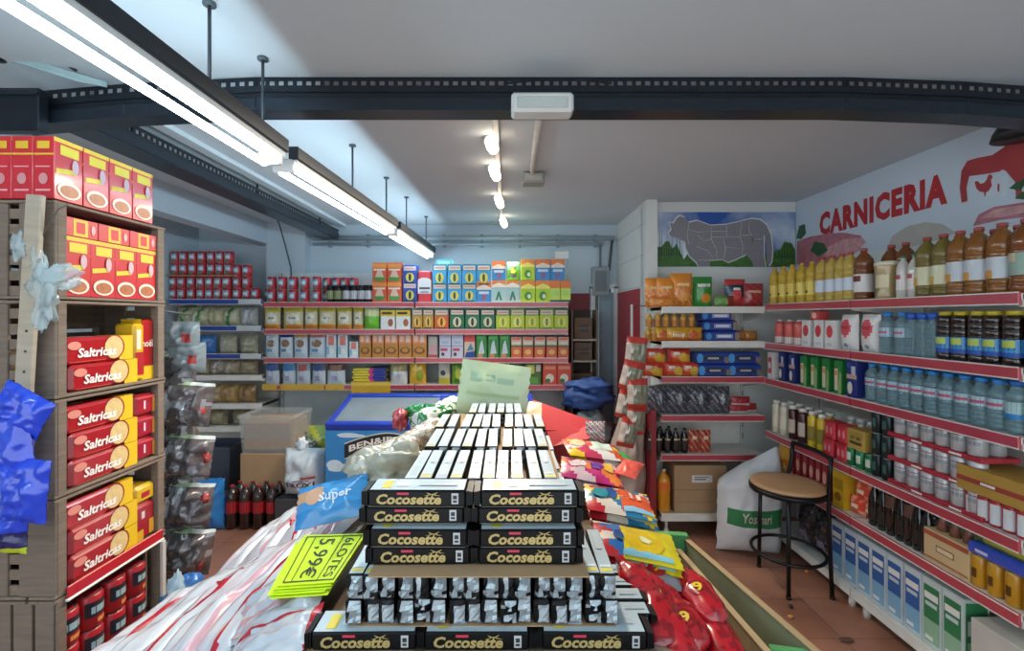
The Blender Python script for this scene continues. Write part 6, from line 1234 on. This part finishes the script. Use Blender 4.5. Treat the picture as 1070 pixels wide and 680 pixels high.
def sleeve(x0, y0, x1, y1, w_, t_, sd, label, lift=0, z0=None, z1=None, cat='sleeve bag'):
    a = Vector((x0, y0, (z0 if z0 is not None else slope_z(x0, y0))+t_*.42+lift)); b = Vector((x1, y1, (z1 if z1 is not None else slope_z(x1, y1))+t_*.42+lift)); d_ = b-a; L = d_.length
    side = Vector((-.55 if abs(d_.y) > abs(d_.x) else 0, 0, 0)); 
    zax = d_.normalized(); nrm = Vector((-.33, 0, 1)) if abs(d_.y) > abs(d_.x) else Vector((0, -.25, 1)); nrm = (nrm-zax*nrm.dot(zax)).normalized(); yax = -nrm; xax = yax.cross(zax)
    M = Matrix((xax, yax, zax)).transposed().to_4x4(); M.translation = a
    mbx = bag_mb(w_, L, t_, sl_fm(sd), seed=sd, wr=.45, nu=14, nv=26, crimp=.03)
    o = obj('striped_bag', mbx); o.matrix_world = M; return setp(o, label, cat, 'long white and red sleeve bags')
names = 'from the crates side'
xsl = [-1.3, -1.17, -1.03, -.9, -.77, -.64, -.53]
for i, x in enumerate(xsl):
    sleeve(x*.97+.02, 2.02+.02*(i % 3), x*.88-.02, 2.72-.06*(i % 2), .14, .105, 500+i, f'long white and red sleeve bag of the far row, {ORD[i]} {names}', .008*(i % 2))
for i, x in enumerate(xsl[:6]):
    sleeve(x*1.04-.02, 1.24+.03*(i % 2), x*.97+.01, 2.0+.03*((i+1) % 2), .148, .11, 520+i, f'long white and red sleeve bag of the near row, {ORD[i]} {names}', .012*(i % 2)+.004)
for i, (py, pxa, pxb, lf) in enumerate([(612, 250, 350, .055), (632, 248, 342, .045), (650, 246, 338, .035), (672, 240, 336, .02)]):
    Y = 1.42-.075*i; sleeve(PX(pxa, Y), Y+.0, PX(pxb, Y)-.01, Y, .13, .06, 540+i, f'white and red sleeve bag lying crosswise beside the wafer pile, {ORD[i]} from the yellow sign', lf)
for i, (xa, ya, xb, yb, zz) in enumerate([(-.78, 2.1, -.62, 2.75, .07), (-.92, 2.3, -.72, 2.85, .06), (-.7, 1.6, -.55, 2.1, .075)]):
    sleeve(xa, ya, xb, yb, .15, .07, 560+i, f'upper white and red sleeve bag lying across the others, {ORD[i]} from the freezer side', zz)
mb = crumple((0, 0, 0), (.03, .035, .075), mat('a8c4d0', rough=.12, alpha=.75, coat=.8), 70, .5, 16, 12); o = setp(obj('clear_bag_end', mb), 'upright twisted clear plastic end of a bag near the crates', 'plastic bag'); o.location = P(184, 618, 1.93)
mb = crumple((0, 0, 0), (.06, .05, .05), mat('2a6ab0', rough=.2, coat=.7), 71, .6, 16, 12); o = setp(obj('blue_packet', mb), 'blue packet between the sleeve bags and the crates', 'packet'); o.location = P(196, 612, 2.02)
for i, (px, py, Y) in enumerate([(236, 612, 1.75), (245, 625, 1.68), (313, 540, 2.38), (305, 548, 2.3)]):
    mb = crumple((0, 0, 0), (.03, .03, .022), rsl, 74+i, .7, 14, 10); o = setp(obj('red_twist', mb), ['red twisted bag end nearer the yellow sign', 'red twisted bag end closest to the front', 'red twisted bag end under the blue cookie pack', 'red twisted bag end next to the one under the blue pack'][i], 'bag end'); o.location = P(px, py, Y)
# clear rolls beside the pile
rlm = mat('c9cbc0', rough=.15, coat=.9, var=.3, scale=34, bump=.9, name='clear_wrapped_rolls'); 
def roll(pa, pb, r, sd, label, m1, m2):
    a, b = pa, pb; d_ = b-a; L = d_.length; q_ = d_.to_track_quat('Z', 'Y'); mbx = MB(); n = 44; prof = []
    for i in range(n+1):
        t = i/n; e = min(t, 1-t); prof.append((r*(min(1, (e/.07)**.5) if e < .07 else 1)*(1+.06*noise.noise(Vector((t*9, sd, 0)))+(.03 if i % 9 == 0 else 0))+.002, L*t))
    segs = 30; vs = []; fs = []; ms = []
    for i, (rr, z) in enumerate(prof):
        for k in range(segs): an = 2*PI*k/segs; w2 = 1+.16*noise.noise(Vector((math.cos(an)*1.5+sd, math.sin(an)*1.5, z*12)))+.1*noise.noise(Vector((math.cos(an)*4+sd, math.sin(an)*4, z*38))); vs.append((rr*w2*math.cos(an), rr*w2*math.sin(an), z))
    for i in range(n):
        for k in range(segs): fs.append((i*segs+k, i*segs+(k+1) % segs, (i+1)*segs+(k+1) % segs, (i+1)*segs+k)); ms.append(m2 if noise.noise(Vector((k*.35, i*.22, sd*5))) > .12 else m1)
    fs += [tuple(range(segs-1, -1, -1)), tuple(n*segs+k for k in range(segs))]; ms += [m1, m1]
    mbx.add(vs, fs, ms, True); o = obj('wrapped_roll', mbx); o.location = a; o.rotation_mode = 'QUATERNION'; o.rotation_quaternion = q_; return setp(o, label, 'wrapped roll', None)
roll(P(368, 494, 1.72), P(428, 466, 1.95), .056, 1, 'thick clear-wrapped roll next to the front of the wafer pile', rlm, mat('b0aa90', rough=.2, coat=.8))
roll(P(420, 470, 2.0), P(460, 446, 2.25), .056, 2, 'clear-wrapped roll higher up beside the wafer pile', mat('c2c6c0', rough=.15, coat=.9, var=.3, scale=34, bump=.9), mat('a8927c', rough=.2, coat=.8))
roll(P(436, 446, 2.25), P(478, 424, 2.6), .06, 4, 'white and green wrapped roll at the back beside the pile', mat('c4ccca', rough=.15, coat=.9, var=.3, scale=34, bump=.9), mat('2f7a44', rough=.25, coat=.6))
mb = crumple((0, 0, 0), (.12, .05, .035), mat('1f7a3c', rough=.2, coat=.7), 80, .6); o = setp(obj('green_packet', mb), 'green film packet on top of the clear rolls', 'packet'); o.location = P(448, 430, 2.4)
mb = crumple((0, 0, 0), (.035, .05, .05), mat('b04048', rough=.25, coat=.6), 81, .6); o = setp(obj('red_twist', mb), 'red twisted film beside the green packet on the rolls', 'bag end'); o.location = P(418, 438, 2.36)
mb = crumple((0, 0, 0), (.16, .12, .1), mat('a8a898', rough=.15, coat=.8, var=.4, scale=25), 82, .6); o = setp(obj('clear_bag', mb), 'crumpled clear bag under the wrapped rolls', 'plastic bag'); o.location = P(408, 492, 1.8)
# blue cookie pack and yellow sign
bcm = lambda u, v: mat('2f86c4', rough=.25, coat=.6) if v < .3 or v > .86 else (mat('c8a078', rough=.25, coat=.6) if (u < .4 and v > .55) else mat('3f94d0', rough=.25, coat=.6))
bm_ = bag_mb(.25, .15, .05, bcm, seed=600, wr=.5, nu=18, nv=12, decals=[('t', 'Super', .58, .55, .3, mat('e0eaf2'), .5, .0), ('e', .25, .65, .14, .2, mat('d8a888'))])
o = setp(obj('cookie_pack', bm_), 'bright blue cookie pack lying on the striped bags', 'cookie pack'); q = P(346, 546, 1.6); o.location = q; o.rotation_euler = (-.75, -.22, .05)
ysg = mat('c8e814', rough=.5, var=.05, name='fluorescent_yellow_card'); ink = mat('26321c', rough=.5)
sg_ = bpy.data.objects.new('price_sign', None); C.objects.link(sg_); setp(sg_, 'fluorescent yellow handwritten price sign lying on the striped bags', 'price sign')
ca, cb, cc, cd = P(318, 559, 1.55), P(383, 557, 1.55), P(349, 608, 1.3), P(290, 612, 1.3)   # far-left, far-right, near-right, near-left
for k_ in range(5):
    dz = Vector((-.006*k_*(1 if k_ % 2 else .3), -.007*k_, -.0045*k_)); m = MB(); pts = [p+dz for p in (ca, cb, cc, cd)]
    n_ = (pts[1]-pts[0]).cross(pts[3]-pts[0]).normalized(); n_ = n_ if n_.z > 0 else -n_
    m.add([p for p in pts]+[p-n_*.002 for p in pts], [(3, 2, 1, 0), (4, 5, 6, 7), (0, 1, 5, 4), (1, 2, 6, 5), (2, 3, 7, 6), (3, 0, 4, 7)], ysg)
    S = lambda u, v, e=.001: (pts[0]*(1-u)+pts[1]*u)*v+(pts[3]*(1-u)+pts[2]*u)*(1-v)+n_*e   # u across, v away from us
    if k_ == 0:
        # reading direction runs toward the viewer: letter tops point to +u
        st_ = lambda txt, u0, v0, hu, wv: m.text(txt, (0, 0, 0), (1, 0, 0), (0, 0, 1), 1, ink, 1, bold=.005, fn=lambda a, b: S(u0+b*hu, v0-a*wv))
        st_('6LOTES', .8, .5, .16, .8); st_('5,99€', .42, .5, .3, .8)
        for (u0, v0, u1, v1) in ((.06, .04, .96, .06), (.06, .94, .96, .96), (.06, .04, .08, .96), (.94, .04, .96, .96), (.65, .06, .665, .94), (.2, .04, .215, .96)):
            m.add([S(u0, v0), S(u1, v0), S(u1, v1), S(u0, v1)], [(0, 1, 2, 3)], ink)
    obj('sign_card', m, sg_)

# ---- right side: candy bags
def flatbag(px, py, Y, w_, l_, t_, fm, sd, label, rz=0, tilt=.12, roll_=-.15, decals=(), wr=.5, name='candy_bag', cat='candy bag', dz=0):
    mbx = bag_mb(w_, l_, t_, fm, seed=sd, wr=wr, nu=16, nv=14, decals=decals)
    for v in mbx.v: v.z -= l_/2
    o = obj(name, mbx); q = P(px, py, Y); q.z += dz; o.location = q
    o.rotation_mode = 'QUATERNION'; o.rotation_quaternion = (Matrix.Rotation(rz, 3, 'Z') @ Matrix.Rotation(roll_, 3, 'Y').inverted() @ Matrix.Rotation(-PI/2+tilt, 3, 'X')).to_quaternion()
    return setp(o, label, cat)
m_ = lambda h: mat(h, rough=.25, coat=.6, var=.08)
cols4 = lambda *cs: (lambda u, v: m_(cs[(int(u*3.3+v*2.1)+int(v*3.4-u*1.2)) % len(cs)]))
# back: yellow/red/white stack
for i in range(2): flatbag(620+2*i, 470+5*i, 2.2, .27, .2, .04, cols4('d8b82a', 'b83a58', 'd8d4d0', 'c8502c'), 620+i, ['yellow, red and white candy bag at the back, top of its pair', 'yellow, red and white candy bag at the back, bottom of its pair'][i], .1, decals=[('r', .45, .3, .85, .75, m_('c8e0d4')), ('e', .2, .6, .14, .2, m_('e0c8a0'))])
flatbag(645, 476, 2.2, .1, .16, .03, lambda u, v: m_('2f9a4c'), 624, 'green candy bag corner beside the yellow bags at the back', .5)
for i in range(3): flatbag(617+2*i, 492+7*i, 2.0, .25, .2, .035, cols4('a8286a', 'c8b4c0', 'b02a6a', 'd87a3a'), 630+i, ['top','middle','bottom'][i]+' magenta candy bag of the stack behind the orange bag', -.1, decals=[('e', .25, .6, .16, .2, m_('d8ccd4')), ('e', .6, .6, .12, .2, m_('6a3a8a')), ('p' if 0 else 'r', .75, .45, .9, .9, m_('d8b040'))])
flatbag(658, 489, 2.02, .09, .16, .03, lambda u, v: m_('d8584a'), 635, 'coral candy bag corner beside the magenta stack', -.5)
for i in range(3): flatbag(646+2*i, 524+8*i, 1.78, .25, .2, .035, cols4('b82a34', 'd8d0c4', '2a7aa0', 'e0c02c'), 640+i, ['top','middle','bottom'][i]+' multicoloured candy bag of the stack with orange panel', -.08, decals=[('r', .52, .1, .98, .82, m_('d8582c')), ('r', .54, .1, .98, .22, m_('8ac0d8')), ('e', .38, .6, .1, .18, m_('24508a')), ('e', .2, .55, .12, .2, m_('2a8a9a')), ('r', .68, .5, .74, .72, m_('e8d0c0')), ('r', .8, .5, .86, .72, m_('e8d0c0'))])
for i in range(2): flatbag(664+1*i, 568+8*i, 1.55, .27, .19, .035, lambda u, v: m_('d8c81e') if u > .3 else cols4('b82a34', '2a6ab0', 'd8d0c4')(u, v), 650+i, ['top','bottom'][i]+' yellow candy bag of the stack with colourful border', -.1, decals=[('e', .6, .5, .26, .36, m_('d8b41a')), ('e', .62, .5, .08, .12, m_('e0e0b0')), ('r', .3, .06, .9, .16, m_('8ac8d8')), ('e', .26, .5, .07, .16, m_('24508a'))])
# red bags
rdm = lambda sd: (lambda u, v: m_('a81a24') if noise.noise(Vector((u*3, v*3, sd))) > -.25 else m_('7c1420'))
ylm = m_('d8b41e')
spots = [(700, 628, 1.44, .5), (668, 618, 1.42, -.35), (652, 648, 1.3, -.2), (690, 652, 1.32, .2), (718, 655, 1.34, .5), (735, 676, 1.24, .45), (706, 680, 1.22, .1), (672, 682, 1.2, -.1), (660, 600, 1.5, -.3)]
def pouch(pa, pb, r, sd, label, nine):
    d_ = pb-pa; L = d_.length; zx = d_.normalized(); yx = Vector((-.15, -.35, 1)); yx = (yx-zx*yx.dot(zx)).normalized(); xx = yx.cross(zx)
    M = Matrix((xx, yx, zx)).transposed().to_4x4(); M.translation = pa
    n, sg = 30, 22; prof = [(0, .34), (.06, .36), (.1, .3), (.16, .34), (.24, .62), (.36, .92), (.55, 1), (.8, .98), (.93, .8), (1, .12)]
    def rr(t):
        for (t0, r0), (t1, r1) in zip(prof, prof[1:]):
            if t <= t1: return r0+(r1-r0)*(t-t0)/(t1-t0)
        return .1
    def S(t, an, k=1.0):
        w_ = 1+.14*noise.noise(Vector((math.cos(an)*2+sd, math.sin(an)*2, t*5)))+.09*math.sin(an*7+sd+t*3)*(1 if t < .4 else .35)
        return Vector((r*rr(t)*math.cos(an)*w_*1.1*k, r*rr(t)*math.sin(an)*w_*.72*k, L*t))
    mbx = MB(); vs_ = [S(i/n, 2*PI*j/sg) for i in range(n+1) for j in range(sg)]
    mbx.add(vs_, [(i*sg+j, i*sg+(j+1) % sg, (i+1)*sg+(j+1) % sg, (i+1)*sg+j) for i in range(n) for j in range(sg)], [m_('b41824') if noise.noise(Vector((i*.3, j*.5, sd))) > -.2 else m_('8a121e') for i in range(n) for j in range(sg)], True)
    mbx.add([S(0, 2*PI*j/sg) for j in range(sg)], [tuple(range(sg-1, -1, -1))], m_('c83a40'))
    if nine:
        q_ = lambda a, b, k: S(min(.97, max(.02, .6+b/L)), PI/2+a/r, k)
        mbx.add([q_(r*.62*math.cos(t_*PI/10), r*.62*math.sin(t_*PI/10), 1.05) for t_ in range(20)], [tuple(range(20))], m_('861018'))
        mbx.text('9', (0, 0, 0), (1, 0, 0), (0, 0, 1), r*.8, mat('e0c020', rough=.4), bold=.03, fn=lambda a, b: q_(-a, -b, 1.09))
    o = obj('candy_pouch', mbx); o.matrix_world = M; return setp(o, label, 'candy bag', 'glossy red candy pouches')
for i, (pa, pb, r, nine) in enumerate([
    (P(703, 600, 1.56), P(752, 660, 1.3), .05, 1), (P(646, 594, 1.41), P(682, 640, 1.27), .045, 0), (P(677, 622, 1.34), P(694, 690, 1.13), .046, 0), (P(697, 632, 1.4), P(730, 690, 1.22), .05, 1),
    (P(668, 606, 1.4), P(700, 660, 1.26), .045, 1), (P(722, 636, 1.44), P(768, 700, 1.22), .045, 1), (P(692, 642, 1.27), P(716, 706, 1.1), .045, 0), (P(714, 615, 1.5), P(742, 668, 1.3), .045, 0), (P(688, 618, 1.46), P(712, 668, 1.28), .042, 0), (P(735, 655, 1.36), P(772, 712, 1.18), .045, 0), (P(684, 650, 1.32), P(700, 705, 1.16), .045, 1)]):
    pouch(pa+Vector((0, 0, .045-.012*(i in (1, 6, 7)))), pb+Vector((0, 0, .02)), r*.92, i*3.3, f'glossy red candy pouch with twisted neck, {ORD[i]} of the heap beside the trough', nine)
gsh = m_('8a8a90'); flatbag(684, 597, 1.47, .15, .12, .03, lambda u, v: gsh, 680, 'grey candy bag with red disc and yellow nine under the yellow stack', -.05, .3, -.15, [('e', .5, .55, .24, .3, m_('a81a24')), ('t', '9', .5, .55, .42, ylm)])
